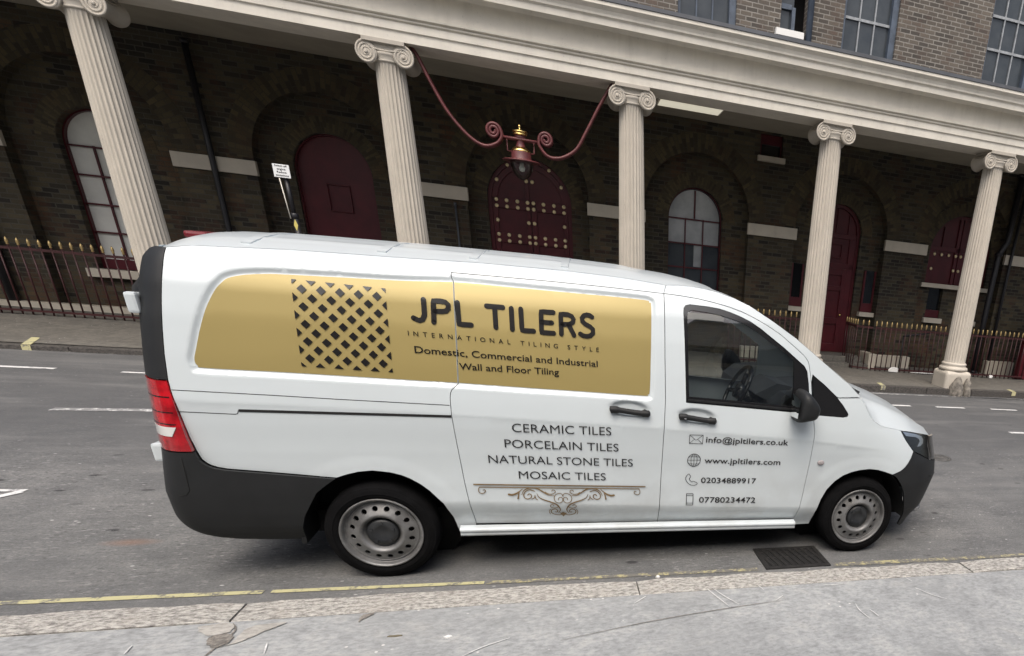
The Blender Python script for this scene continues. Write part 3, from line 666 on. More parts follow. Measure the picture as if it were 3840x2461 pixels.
arched_door(cx, *dims['w3'], [(cx - .79, cx - .012, 2.86, 2.96), (cx + .012, cx + .79, 2.86, 2.96), (cx - .79, cx - .68, 2.12, 2.86), (cx + .68, cx + .79, 2.12, 2.86), (cx - .1, cx - .012, 2.12, 3.60), (cx + .012, cx + .1, 2.12, 3.60), (cx - .5, cx - .48, 2.96, 3.4), (cx + .48, cx + .5, 2.96, 3.4)], st3, name='shutter')
box_part('ledge', M['band'], cx - 1.0, cx + 1.0, YI - .12, YI + .06, 2.02, 2.118, bevel=.01)
for sx in (-.5, .5):
    b = MB(); b.box(cx + sx - .19, cx + sx + .19, YI + .10, YI + .12, 1.32, 2.02); f = b.build('window', M['dark_glass'], theatre)
    b = MB(); b.box(cx + sx - .199, cx + sx + .199, YI + .03, YI + .099, 1.325, 1.50); b.build('frame', M['maroon'], f)
    b = MB(); b.box(cx + sx - .26, cx + sx + .26, YI - .10, YI + .02, 1.20, 1.315); b.build('sill', M['band'], f, bevel=.006)
# steps up to the right hand door
b = MB(); b.box(6.15, 7.75, 10.05, 10.35, .05, .205); b.box(6.25, 7.70, 10.352, 11.1, .05, .325); b.build('steps', M['paving_far'], theatre, bevel=.012)
box_part('step_block', M['band'], 7.78, 7.96, 10.15, 10.78, .05, .44, bevel=.015)
for x0, x1, zt in ((8.06, 9.13, .37), (11.42, 12.25, .40), (-8.6, -4.2, .36), (4.75, 5.9, .38)): box_part('plinth_block', M['band'], x0, x1, 10.62, YW + .02, -.1, zt, bevel=.008)
# small high window in the wall
b = MB(); b.box(4.935, 5.415, YW + .12, YW + .14, 4.205, 4.595); f = b.build('window', M['dark_glass'], theatre)
b = MB(); b.box(4.94, 5.41, YW + .06, YW + .119, 4.42, 4.595); b.box(4.935, 4.97, YW + .05, YW + .119, 4.205, 4.42); b.box(5.38, 5.415, YW + .05, YW + .119, 4.205, 4.42); b.build('frame', M['maroon'], f)
b = MB(); b.box(4.88, 5.47, YW - .10, YW + .05, 4.10, 4.197); b.build('sill', M['band'], f)
# upper sash windows
for i, (a, c) in enumerate(ups):
    b = MB(); b.box(a, c, YW + .17, YW + .185, 5.6, 8.6); f = b.build('window', M['up_glass'], theatre)
    b = MB(); b.box(a, a + .06, YW + .08, YW + .169, 5.6, 8.6); b.box(c - .13, c, YW + .06, YW + .169, 5.6, 8.6); b.box(a + .06, c - .13, YW + .08, YW + .168, 8.52, 8.6); b.build('frame', M['blue_frame'], f)
    b = MB(); n = 3
    zz = (6.83, 7.42, 8.0) if i != 2 else (6.86, 7.43, 8.0)
    for z in zz: b.box(a + .06, c - .13, YW + .13, YW + .1685, z - .022, z + .022)
    for k in range(1, n): x = a + .06 + (c - a - .19) * k / n; b.box(x - .014, x + .014, YW + .135, YW + .168, 5.6, 8.5)
    b.build('glazing_bars', M['bar_pale'] if i else M['blue_frame'], f)
b = MB(); b.box(vent[0], 5.46, YW + .16, YW + .18, 5.5, 7.6); f = b.build('window', M['up_glass'], theatre)
b = MB(); b.box(5.40, 5.47, YW + .05, YW + .159, 5.5, 6.75); b.box(vent[0], 5.40, YW + .1, YW + .158, 6.72, 6.80); b.build('frame', M['blue_frame'], f)
box_part('ledge', M['paper'], 5.06, 5.63, YW - .12, YW + .03, 6.24, 6.345)
b = MB(); b.tube([(5.74, YW - .07, 5.2), (5.74, YW - .07, 11)], .065, 12); tag(b.build('drainpipe', M['blue_frame']), 'blue grey drainpipe on the upper brick wall between the sash windows', 'drainpipe')
# entablature, swept profile
prof = [(8.22, 4.36), (7.61, 4.36), (7.61, 4.474), (7.583, 4.480), (7.583, 4.565), (7.590, 4.572), (7.555, 4.585), (7.550, 4.600), (7.565, 4.606), (7.520, 4.622), (7.515, 4.640), (7.578, 4.655), (7.578, 4.93), (7.52, 4.985), (7.335, 4.985), (7.33, 4.925), (7.32, 4.922), (7.315, 4.995), (7.295, 5.01), (7.28, 5.015), (7.275, 5.04), (7.255, 5.075), (7.215, 5.105), (7.20, 5.115), (7.198, 5.155), (8.22, 5.17)]
b = MB(); b.prism(prof, -18, 24, 'x'); b.build('entablature', M['stone'], theatre)
b = MB(); b.prism([(7.185, 5.160), (7.185, 5.205), (10.79, 5.28), (10.79, 5.22), (8.23, 5.175)], -18, 24, 'x'); b.build('roof', M['lead'], theatre)
box_part('ceiling', M['ceil'], -18, 24, 8.225, YW - .005, 4.635, 4.72)
t = empty('ceiling_light', (3.2, 9, 4.6), 'long cream light panel on the portico ceiling beside the third column', 'light')
b = MB(); b.box(2.68, 3.86, 9.02, 9.93, 4.60, 4.634); b.build('frame', M['stone'], t)
b = MB(); b.box(2.71, 3.83, 9.05, 9.90, 4.592, 4.599); b.build('diffuser', M['lightbox'], t)

# ------------------------------------------------------------------ fluted Ionic columns
ZB0 = .62
def column_parts(t):
    n = 24; k = 8; rings = []
    zs = [.60, .63, .66, .70, 1.2, 2.0, 2.8, 3.4, 3.9, 4.06, 4.10, 4.125]
    b = MB(); N = n * k
    for z in zs:
        u = (z - .6) / 3.5; R = .222 - .038 * u ** 1.6; dep = .020 * min(1, max(0, (z - .63) / .05)) * min(1, max(0, (4.115 - z) / .05))
        for i in range(N):
            th = 2 * PI * i / N; ph = (i % k) / k; g = math.sin(PI * min(1, max(0, (ph - .12) / .88))) ** .7; rr = R - dep * g
            rings.append((rr * math.cos(th), 7.86 + rr * math.sin(th), z))
    fs = [(j * N + i, j * N + (i + 1) % N, (j + 1) * N + (i + 1) % N, (j + 1) * N + i) for j in range(len(zs) - 1) for i in range(N)]
    b.add([(v[0] + t['org'][0], v[1], v[2]) for v in rings], fs, True); b.build('shaft', M['stone_col'], t)
    X = t['org'][0]
    b = MB(); b.lathe([(.20, .635), (.235, .628), (.25, .615), (.262, .598), (.25, .575), (.245, .555), (.262, .545), (.29, .53), (.298, .505), (.29, .482), (.265, .47), (.2, .465)], 40, (X, 7.86, 0)); b.build('base', M['stone_col'], t)
    b = MB(); b.box(X - .30, X + .30, 7.56, 8.16, -.02, .47); o = b.build('plinth', M['stone_col'], t)
    bm = bmesh.new(); bm.from_mesh(o.data)
    es = [e for e in bm.edges if not all(v.co.z < .3 for v in e.verts)]
    bmesh.ops.bevel(bm, geom=es, offset=.075, segments=4, profile=.5, affect='EDGES'); bm.to_mesh(o.data); bm.free()
    # capital
    b = MB(); b.lathe([(.19, 4.115), (.205, 4.125), (.205, 4.14), (.195, 4.15), (.225, 4.19), (.24, 4.22), (.2, 4.23)], 40, (X, 7.86, 0))
    b.box(X - .255, X + .255, 7.60, 8.12, 4.315, 4.359)
    b.prism([(X - .26, 4.245), (X + .26, 4.245), (X + .30, 4.27), (X + .235, 4.313), (X - .235, 4.313), (X - .30, 4.27)], 7.66, 8.06)
    for s in (-1, 1):
        c = (X + s * .222, 7.86, 4.192)
        b.lathe([(.118, -.225), (.128, -.215), (.122, -.19), (.10, -.10), (.088, 0), (.10, .10), (.122, .19), (.128, .215), (.118, .225)], 28, c, 'y')
        for yy in (-1, 1):
            pts = [(c[0] + s * (.128 - .0375 * a / (2 * PI)) * math.sin(a), 7.86 + yy * .224, c[2] + (.128 - .0375 * a / (2 * PI)) * math.cos(a)) for a in np.linspace(0, 2 * PI * 2.75, 60)]
            b.tube(pts, np.linspace(.0155, .008, 60).tolist(), 6)
            b.lathe([(.024, 0), (.02, -.016 if yy < 0 else .016), (.002, -.022 if yy < 0 else .022)], 12, (c[0], 7.86 + yy * .224, c[2]), 'y')
    for yy in (-1, 1):                       # canalis rims sweeping from volute to volute
        for z0, dip in ((4.316, 0), (4.262, .028)):
            b.tube([(X + u * .222, 7.86 + yy * .222, z0 - dip * (1 - u * u)) for u in np.linspace(-1, 1, 17)], .0115, 6)
    b.build('capital', M['stone_col'], t)
cols = [(-4.53, 'fluted pale column in front of the white blinded arched window, nearest the tail of the van'), (-1.21, 'fluted pale column holding the left arm of the hanging lantern'), (2.08, 'fluted pale column holding the right arm of the hanging lantern'), (5.42, 'fluted pale column partly hiding the tall maroon panelled door'), (8.68, 'fluted pale column whose whole plinth and base show, guard stones at its foot')]
c0 = None
for X, lab in cols:
    if c0 is None:
        c0 = empty('stone_column', (X, 7.86, 0), lab, 'column', 'fluted columns of the portico'); column_parts(c0)
    else:
        c = c0.copy(); C.objects.link(c); c.matrix_world = BROT @ Matrix.Translation((X, 7.86, 0)); c['label'] = lab; c['org'] = (X, 7.86, 0)
        for ch in list(c0.children): k = ch.copy(); C.objects.link(k); k.parent = c
def guard(X, rx, ry, h, lab, seed):
    bm = bmesh.new(); bmesh.ops.create_icosphere(bm, subdivisions=3, radius=1); rnd = random.Random(seed)
    from mathutils import noise
    for v in bm.verts:
        d = 1 + .16 * noise.noise(v.co * 1.7 + Vector((seed, 0, 0))); v.co = Vector((v.co.x * rx * d, v.co.y * ry * d, max(-.1, v.co.z) * h * d))
    me = bpy.data.meshes.new('guard_stone'); bm.to_mesh(me); bm.free(); me.materials.append(M['rock'])
    for p in me.polygons: p.use_smooth = True
    o = bpy.data.objects.new('guard_stone', me); C.objects.link(o); o.matrix_world = BROT @ Matrix.Translation((X, 7.50, .0)); tag(o, lab, 'guard stone', 'guard stones at the column foot')
guard(8.62, .165, .15, .37, 'larger of two rough grey guard stones at the foot of the full column', 3); guard(8.87, .095, .12, .36, 'narrower of two rough grey guard stones at the foot of the full column', 9)

# ------------------------------------------------------------------ building behind the viewer, mirrored in the van's glass and paint
OY = -6.3
opp = empty('opposite_building', (2, OY, 0), 'pale stone shop building across the pavement, mirrored in the van window and paint', 'building')
b = MB(); b.box(-30, 34, OY - 5, OY, -.1, 5.2); b.box(-30, 34, OY + .002, OY + .3, 3.5, 3.75); b.box(-30, 34, OY + .002, OY + .35, 4.95, 5.25); b.build('wall', M['stone'], opp)
for k in range(-7, 9):
    b = MB(); b.box(k * 4 - 1.5, k * 4 + 1.5, OY + .003, OY + .05, .75, 2.75); b.build('shop_window', M['pale_pane' if k % 3 else 'dark_glass'], opp)
    b = MB(); b.box(k * 4 - 1.7, k * 4 + 1.7, OY + .003, OY + .16, 2.85, 3.4); b.build('fascia', M['lead'], opp)
# ------------------------------------------------------------------ hanging lantern between two columns
LX, LY = .43, 7.86
t = empty('hanging_lantern', (LX, LY, 3.3), 'maroon and brass lantern slung between two columns on scrolled iron arms', 'lantern')
def arm(pts, cx, cz, s, a0):
    q = smooth_poly(pts, n=8)
    last = q[-1]; r0 = math.hypot(last[0] - cx, last[1] - cz); a0 = math.atan2(last[1] - cz, last[0] - cx)
    q += [(cx + r0 * (1 - .8 * k / 40) * math.cos(a0 + s * 4.1 * PI * k / 40), cz + r0 * (1 - .8 * k / 40) * math.sin(a0 + s * 4.1 * PI * k / 40)) for k in range(1, 41)]
    b = MB(); b.tube([(x, LY, z) for x, z in q], 0, rect=(.058, .013)); b.tube([(x, LY - .060, z) for x, z in q], .022, 8); b.tube([(x, LY + .060, z) for x, z in q], .022, 8)
    b.build('arm', M['maroon_iron'], t)
arm([(-.98, 4.42), (-.86, 4.30), (-.70, 3.97), (-.52, 3.66), (-.28, 3.41), (-.08, 3.315), (.09, 3.36), (.175, 3.46), (.165, 3.55)], .065, 3.52, 1, 0)
arm([(1.80, 4.36), (1.72, 4.25), (1.57, 4.0), (1.39, 3.68), (1.23, 3.43), (1.01, 3.295), (.82, 3.29), (.705, 3.41), (.70, 3.50)], .80, 3.50, -1, 0)
b = MB(); b.tube([(.17, LY - .05, 3.465), (.43, LY - .05, 3.462), (.71, LY - .05, 3.455)], .018, 8); b.tube([(.17, LY + .05, 3.465), (.71, LY + .05, 3.455)], .018, 8)
for s in (-1, 1): b.tube([(LX + s * .19, LY, 3.45), (LX + s * .19, LY, 3.30), (LX + s * .12, LY, 3.29)], .011, 6)
b.build('crossbar', M['maroon_iron'], t)
c = (LX, LY, 0)
b = MB(); b.lathe([(.001, 3.655), (.018, 3.65), (.02, 3.63), (.014, 3.615), (.022, 3.595), (.06, 3.58), (.108, 3.572), (.112, 3.556), (.09, 3.550), (.085, 3.540), (.105, 3.532), (.10, 3.520), (.06, 3.515)], 28, c); b.build('cap', M['brass'], t)
b = MB(); b.lathe([(.085, 3.52), (.065, 3.47), (.055, 3.42), (.07, 3.37), (.08, 3.35)], 24, c); b.build('neck', M['maroon_iron'], t)
b = MB(); b.lathe([(.04, 3.372), (.08, 3.366), (.125, 3.335), (.14, 3.312), (.138, 3.30)], 28, c); b.build('dome', M['brass'], t)
b = MB(); b.lathe([(.136, 3.305), (.14, 3.29), (.145, 3.21), (.155, 3.195), (.26, 3.186), (.272, 3.178), (.268, 3.168), (.12, 3.17)], 32, c); b.build('drum', M['maroon_iron'], t)
b = MB(); b.lathe([(.165, 3.165), (.165, 3.12), (.15, 3.06), (.115, 3.00), (.07, 2.955), (.02, 2.93), (.001, 2.927)], 28, c, cap=False); b.build('glass_bowl', M['clear_glass'], t)
b = MB(); b.lathe([(.03, 3.16), (.03, 3.12), (.045, 3.09), (.035, 3.05), (.001, 3.04)], 14, c); b.build('bulb', M['blind'], t)

# ------------------------------------------------------------------ railings
def railing(lab, runs, z0, z1, sp=.128):
    p0 = runs[0][0]; t = empty('railing', (p0[0], p0[1], 0), lab, 'railing', 'maroon railings with gilded spearheads')
    first = None; rl = MB(); rb = MB()
    for (a, c) in runs:
        a = np.array(a, float); c = np.array(c, float); L = np.hypot(*(c - a)); d = (c - a) / L; za, zb = z0(a[0]), z1(a[0]); zc, zd = z0(c[0]), z1(c[0])
        rl.tube([(a[0], a[1], zb - .16), (c[0], c[1], zd - .16)], 0, rect=(.008, .02)); rb.tube([(a[0], a[1], za + .06), (c[0], c[1], zc + .06)], 0, rect=(.02, .015))
        n = int(L / sp)
        for k in range(n + 1):
            q = a + d * (sp * k); zl = z0(q[0]); zt = z1(q[0])
            if first is None:
                b = MB(); b.tube([(q[0], q[1], zl + .0), (q[0], q[1], zt - .11)], .0125, 8); bar = b.build('bar', M['rail_iron'], t)
                b = MB(); b.lathe([(.012, zt - .115), (.019, zt - .105), (.014, zt - .09), (.022, zt - .07), (.017, zt - .03), (.002, zt)], 8, (q[0], q[1], 0)); fin = b.build('spearhead', M['gilt'], bar); fin.matrix_parent_inverse = Matrix()
                first = (q, zt)
            else:
                o = bar.copy(); C.objects.link(o); o.parent = t; o.location = (q[0] - first[0][0], q[1] - first[0][1], zt - first[1])
                g = fin.copy(); C.objects.link(g); g.parent = o
    rl.build('top_rail', M['rail_iron'], t); rb.build('bottom_rail', M['rail_iron'], t)
    return t
railing('maroon spiked railing behind the full column at right, gilt tips', [((7.27, 10.55), (7.27, 9.92)), ((7.27, 9.9), (7.60, 9.72)), ((7.66, 9.72), (11.9, 9.72))], lambda x: .10, lambda x: 1.215)
railing('short maroon spiked railing seen over the van bonnet, gilt tips', [((4.25, 9.8), (5.95, 9.8))], lambda x: .13, lambda x: 1.265, .125)
railing('maroon spiked railing under the white blinded arched window at left, gilt tips', [((-9.6, 9.9), (-4.6, 9.9))], lambda x: .18 - .0085 * x, lambda x: 1.335 - .0085 * x, .131)
b = MB(); b.box(11.75, 12.9, 9.75, 9.85, .1, 1.9); b.box(11.75, 12.9, 9.74, 9.75, 1.0, 1.1); tag(b.build('gate', M['maroon']), 'solid maroon gate at the far right end of the railing', 'gate')
# handrail going down behind the right hand railing
b = MB(); b.tube([(8.78, 10.5, .86), (9.6, 10.5, 1.0)], .02, 8); b.tube([(8.8, 10.5, .0), (8.8, 10.5, .87)], .016, 8); tag(b.build('handrail', M['pipe']), 'black sloping handrail behind the right hand railing', 'handrail')
# drainpipes
def pipe(name, pts, r, lab, m='pipe'):
    b = MB(); b.tube(pts, r, 12)
    for p in pts[::2]: b.lathe([(r * 1.35, -.03), (r * 1.35, .03)], 12, p)
    tag(b.build(name, M[m]), lab, 'drainpipe')
pipe('drainpipe', [(-4.71, YW - .10, 4.5), (-4.71, YW - .10, 3.0), (-4.71, YW - .10, 1.5), (-4.71, YW - .10, .1)], .045, 'thin black drainpipe crossing the pale stone band behind the van tail')
pipe('drainpipe', [(11.30, YW - .13, 4.6), (11.27, YW - .13, 3.2), (11.10, YW - .13, 2.9), (11.08, YW - .13, 1.4), (11.08, YW - .13, .1)], .075, 'thick black drainpipe at far right behind the full column')
pipe('drainpipe', [(11.52, YW - .10, 4.6), (11.50, YW - .10, 2.4), (11.50, YW - .10, .1)], .04, 'thin black pipe beside the thick drainpipe at far right')
pipe('drainpipe', [(-8.05, YW - .10, 4.5), (-8.05, YW - .10, 2.6), (-8.05, YW - .10, .2)], .07, 'thick black drainpipe at the far left of the brick wall')
pipe('conduit', [(-1.0, YW - .03, 2.62), (-1.0, YW - .03, 1.6), (-1.0, YW - .03, .1)], .018, 'thin grey conduit on the brick pier left of the studded door', 'lead')

# ------------------------------------------------------------------ sign on a striped pole
SX, SY = -2.765, 7.90
t = empty('street_sign', (SX, SY, .13), 'small white notice on a black pole with yellow diamonds, rising behind the van roof', 'sign')
b = MB(); b.tube([(SX + .02, SY + .05, .1), (SX + .02, SY + .05, 2.08)], .038, 12); b.tube([(SX + .01, SY + .05, 2.08), (SX, SY + .05, 2.60)], .030, 12); b.lathe([(.045, 2.06), (.05, 2.08), (.05, 2.11), (.04, 2.13)], 12, (SX + .015, SY + .05, 0)); b.build('pole', M['pipe'], t)
b = MB(); b.tube([(-2.83, SY, 2.56), (-2.79, SY + .0, 2.05)], .007, 6); b.build('strut', M['stone'], t)
b = MB()
for z in (1.97, 1.78, 1.59, 1.40, 1.2): b.add([(SX + .02, SY + .008, z + .08), (SX - .006, SY + .0105, z), (SX + .02, SY + .008, z - .08), (SX + .046, SY + .0105, z)], [(0, 1, 2, 3)])
b.build('yellow_tape', M['yellow_tape'], t)
b = MB(); b.box(-2.885, -2.685, SY - .006, SY, 2.57, 2.735); pl = b.build('plate', M['sign_white'], t, bevel=.004)
def text_mesh(s, offset=0.):
    cu = bpy.data.curves.new('txt', 'FONT'); cu.body = s; cu.size = 1; cu.offset = offset; cu.resolution_u = 4
    o = bpy.data.objects.new('txt', cu); C.objects.link(o)
    bpy.context.view_layer.update(); dg = bpy.context.evaluated_depsgraph_get()
    me = o.evaluated_get(dg).to_mesh(); V = [(v.co.x, v.co.y) for v in me.vertices]; F = [tuple(p.vertices) for p in me.polygons]
    o.evaluated_get(dg).to_mesh_clear(); bpy.data.objects.remove(o); bpy.data.curves.remove(cu)
    return V, F
b = MB()
for s, z, wd in (('Switch off', 2.703, .150), ('engine', 2.664, .105), ('Reduce', 2.625, .115), ('emissions', 2.586, .155)):
    V, F = text_mesh(s, .02); x0 = min(v[0] for v in V); x1 = max(v[0] for v in V); k = wd / (x1 - x0)
    b.add([(-2.785 - wd / 2 + (v[0] - x0) * k, SY - .0075, z + v[1] * .034) for v in V], F)
b.build('lettering', M['letter'], pl)

# ------------------------------------------------------------------ delivery van
van = empty('delivery_van', (0, 0, 0), 'white panel van with gold side graphic and black lettering parked at the near kerb', 'van', street=False)
VW = 1.93                                        # far side is y = VW - S
PZ = [-.2, 0.2, 0.30, 0.45, 0.60, 0.80, 0.95, 1.10, 1.30, 1.50, 1.65, 1.75, 1.82, 1.87, 2.2]
PY = [.10, 0.07, 0.045, 0.018, 0.004, 0.0, 0.006, 0.022, 0.052, 0.088, 0.125, 0.165, .215, .30, .9]
_zg = np.arange(-.2, 2.2, .002); _k = np.hanning(31); _k /= _k.sum()
_yg = np.convolve(np.pad(np.interp(_zg, PZ, PY), 15, mode='edge'), _k, mode='valid')
def planc(x, z):
    x1 = np.interp(z, [.15, .30, .42, .55, .66, .80, .95, 1.10, 1.25, 1.6], [4.02, 4.12, 4.14, 4.165, 4.14, 4.10, 4.07, 4.04, 4.0, 3.9])
    L = np.interp(z, [.7, 1.0], [.92, 1.0]); u = np.clip((x - x1 + L) / L, 0, 1.25); return .60 * u ** np.interp(z, [.72, 1.0], [3.3, 2.3])
def rear_e(z): return np.interp(z, [.25, .32, .40, .55, .80, 1.2, 1.5, 1.75, 1.85], [-.86, -.96, -1.0, -1.0, -.955, -.94, -.91, -.87, -.83])
def rearc(x, z):
    u = np.clip((rear_e(z) + .14 - x) / .14, 0, 1.3); return .09 * u ** 2.5
def S0(x, z): return np.interp(z, _zg, _yg) + planc(x, z) + rearc(x, z)
def ss(a, b, t): t = np.clip((t - a) / (b - a), 0, 1); return t * t * (3 - 2 * t)
GOLD = [(-.242, 1.717), (-.34, 1.712), (-.437, 1.699), (-.503, 1.679), (-.535, 1.652), (-.565, 1.616), (-.609, 1.536), (-.649, 1.436), (-.682, 1.336), (-.698, 1.281), (-.689, 1.251), (-.652, 1.241), (-.302, 1.234), (.218, 1.219), (.511, 1.211), (.827, 1.199), (1.2, 1.186), (1.56, 1.172), (1.59, 1.180), (1.603, 1.205), (1.612, 1.4), (1.622, 1.69), (1.612, 1.720), (1.583, 1.733), (1.35, 1.738), (1.118, 1.740), (.8, 1.744), (.545, 1.746), (.267, 1.731), (0, 1.724)]
GOLD = smooth_poly(GOLD, True, 4)
def shz(x): return np.interp(x, [-1, -.81, 0, .74, 1.64, 2.74, 3.18, 3.6], [1.10, 1.092, 1.066, 1.034, .987, .912, .864, .82])
def lowz(x): return np.interp(x, [-1, .5, 1.64, 2.7, 3.5], [.52, .496, .432, .389, .36])
def gold_rec(x, z):
    P = np.c_[np.ravel(x), np.ravel(z)]; r = np.zeros(len(P)); k = (P[:, 0] > -.8) & (P[:, 0] < 1.72) & (P[:, 1] > 1.1) & (P[:, 1] < 1.82)
    if k.any():
        d = distpoly(P[k], GOLD); d = np.where(inpoly(P[k], GOLD), d, -d); r[k] = .014 * ss(-.032, -.002, d)
    return r.reshape(np.shape(x))
HND = [(1.475, 1.092, -.055), (1.908, 1.055, -.07)]
def S(x, z):
    y = S0(x, z); zs = shz(x); zl = lowz(x); t = np.clip((zs - z) / (zs - zl), 0, 1)
    fade = 1 - ss(3.0, 3.5, x)
    y = y + fade * .030 * np.sin(PI * np.clip(t, 0, 1) * .80) * ss(0, .05, t)
    y = y + fade * .034 * ss(0, 1, (zl - z) / .16) * (z < zl)
    for cx, rad in ((0, .0), (3.2, 0)):
        r = np.hypot(x - cx, (z - .289) * 1.02); y = y - .0035 * (1 - ss(.45, .52, r)) * (z < .82)
    for hx, hz, sl in HND:
        u = (x - hx) / .135; v = (z - hz - sl * (x - hx)) / .052; q = u * u + v * v; y = y + .022 * (1 - ss(.25, 1.0, q))
    return y + gold_rec(x, z)
gx = []
for d_ in (-.040, -.030, -.022, -.015, -.008, -.001): gx += dens(inset(GOLD, d_), .022)
hx_ = [(hx + .145 * r * math.cos(a), hz + .056 * r * math.sin(a) + sl * .145 * r * math.cos(a)) for hx, hz, sl in HND for r in (.2, .45, .6, .75, .9, 1.05) for a in np.linspace(0, 2 * PI, 37)[:-1]]
lines_x = [(x, f(x) + dz) for f in (shz, lowz) for x in np.arange(-.78, 3.4, .03) for dz in (-.02, -.008, 0, .008, .02)]
arch_x = [(cx + r * math.cos(a), .289 + r * math.sin(a)) for cx in (0, 3.2) for r in (.47, .48, .49, .50, .51) for a in np.linspace(-.1, PI + .1, 60)]
rail_x = [(x, 1.0385 - (x + .55) * .0085 - .006 + dz) for x in np.arange(-.58, .46, .025) for dz in (-.024, -.016, -.009, -.003, .003, .009, .016)]
EX = rail_x + gx + hx_ + lines_x + arch_x
rear_edge = [(-.744, 1.796), (-.757, 1.704), (-.777, 1.571), (-.796, 1.427), (-.809, 1.305), (-.817, 1.180), (-.815, 1.128), (-.805, 1.021), (-.795, .886), (-.783, .812), (-.772, .765), (-.758, .748), (-.743, .734), (-.715, .721), (-.673, .711), (-.448, .686), (-.178, .655)]
rear_arch = [(-.175, .655), (-.125, .673), (-.063, .689), (.009, .696), (.096, .684), (.15, .667), (.193, .646), (.245, .609), (.287, .568), (.353, .482), (.391, .375), (.411, .267)]
roof_edge = [(-.744, 1.796), (-.64, 1.815), (-.24, 1.835), (.27, 1.845), (.68, 1.855), (1.13, 1.855), (1.45, 1.846), (1.72, 1.826)]
slide_seam = [(.512, .275), (.506, .298), (.515, .319), (.500, .45), (.483, .617), (.468, .85), (.459, 1.028), (.461, 1.13), (.466, 1.158), (.474, 1.174), (.498, 1.196), (.509, 1.209), (.517, 1.36), (.522, 1.505), (.528, 1.737), (.526, 1.749), (.519, 1.764), (.518, 1.793)]
slide_top = [(.518, 1.793), (.991, 1.792), (1.35, 1.787), (1.702, 1.778)]
b_seam = [(1.702, 1.778), (1.698, 1.441), (1.699, 1.157), (1.688, .9), (1.677, .6), (1.668, .289)]
door_top = [(1.702, 1.778), (1.80, 1.774), (1.915, 1.765), (2.02, 1.750), (2.115, 1.732), (2.205, 1.708), (2.287, 1.677), (2.38, 1.635), (2.467, 1.588), (2.579, 1.510), (2.62, 1.480), (2.649, 1.455), (2.667, 1.430), (2.679, 1.395), (2.690, 1.33), (2.701, 1.262)]
door_front = [(2.701, 1.262), (2.712, 1.16), (2.722, 1.077), (2.736, 1.02), (2.745, .97), (2.746, .918), (2.742, .742), (2.725, .518), (2.710, .379), (2.690, .277)]
slide_outline = slide_seam[2:] + slide_top[1:] + b_seam[1:] + [(1.1, .304)]
# rear quarter and the strip along the roof edge
body_outline = rear_edge[::-1] + roof_edge[1:] + [(1.702, 1.778)] + slide_top[::-1][1:-1] + slide_seam[::-1] + [(.46, .262), (.411, .267)] + rear_arch[::-1][1:]
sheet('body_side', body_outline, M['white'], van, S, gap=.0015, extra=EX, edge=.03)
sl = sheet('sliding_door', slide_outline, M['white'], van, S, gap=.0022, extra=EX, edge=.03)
win_hole = [(1.834, 1.142), (1.830, 1.30), (1.825, 1.5), (1.820, 1.680), (1.823, 1.705), (1.835, 1.720), (1.862, 1.727), (1.979, 1.723), (2.05, 1.716), (2.114, 1.702), (2.185, 1.681), (2.251, 1.656), (2.325, 1.617), (2.394, 1.571), (2.485, 1.512), (2.560, 1.458), (2.640, 1.400), (2.662, 1.368), (2.676, 1.29), (2.690, 1.17), (2.698, 1.090), (2.554, 1.098), (2.2, 1.120)]
door_outline = b_seam[::-1] + door_top[1:] + door_front[1:] + [(2.2, .282)]
fd = sheet('front_door', door_outline, M['white'], van, S, [win_hole], gap=.0022, extra=EX, edge=.025)
glass_o = [(1.852, 1.176), (1.846, 1.446), (1.843, 1.665), (1.852, 1.687), (1.875, 1.697), (1.978, 1.689), (2.05, 1.681), (2.113, 1.668), (2.185, 1.649), (2.251, 1.622), (2.325, 1.583), (2.395, 1.537), (2.485, 1.485), (2.566, 1.432), (2.570, 1.257), (2.556, 1.135), (2.2, 1.157)]
Sg = lambda x, z: S0(x, z)
sheet('window_frame', inset(win_hole, -.004), M['gloss_black'], fd, Sg, [glass_o], gap=0, off=.004, edge=.025, flange=.015)
b = MB(); b.tube([(x, float(S0(np.array(x), np.array(1.15))) - .002, z) for x, z in ((1.846, 1.157), (2.2, 1.137), (2.556, 1.115))], 0, rect=(.007, .006)); b.build('window_seal', M['plastic'], fd)
sheet('window_glass', inset(glass_o, -.004), M['glass'], fd, Sg, gap=0, off=.012, step=.08, flange=0)
# A pillar, quarter window, front wing
tri = [(2.708, 1.345), (2.80, 1.282), (2.897, 1.206), (2.945, 1.155), (2.986, 1.104), (2.994, 1.090), (2.990, 1.076), (2.957, 1.069), (2.84, 1.075), (2.731, 1.082)]
apsil = [(1.72, 1.826), (1.80, 1.832), (1.87, 1.832), (1.96, 1.826), (2.05, 1.812), (2.15, 1.786), (2.256, 1.748), (2.394, 1.676), (2.57, 1.576), (2.732, 1.466), (2.86, 1.378), (2.99, 1.290), (3.081, 1.212)]
ap_out = apsil + [(2.915, 1.203), (2.897, 1.206), (2.80, 1.282), (2.704, 1.348), (2.697, 1.30), (2.701, 1.262)] + door_top[::-1][1:]
sheet('a_pillar', ap_out, M['white'], van, S, gap=.0018, extra=EX, edge=.025)
hoodseam = [(3.124, 1.157), (3.145, 1.120), (3.170, 1.086), (3.200, 1.054), (3.239, 1.030), (3.270, 1.015), (3.306, 1.005), (3.39, .987), (3.467, .970), (3.55, .956), (3.640, .938), (3.75, .912), (3.87, .880)]
front_arch = [(2.829, .224), (2.846, .34), (2.872, .446), (2.91, .527), (2.964, .592), (3.02, .634), (3.081, .661), (3.15, .680), (3.227, .689), (3.295, .683), (3.354, .668), (3.424, .646)]
bump_seam = [(3.420, .648), (3.490, .671), (3.510, .683), (3.529, .698), (3.555, .728), (3.579, .760), (3.607, .811)]
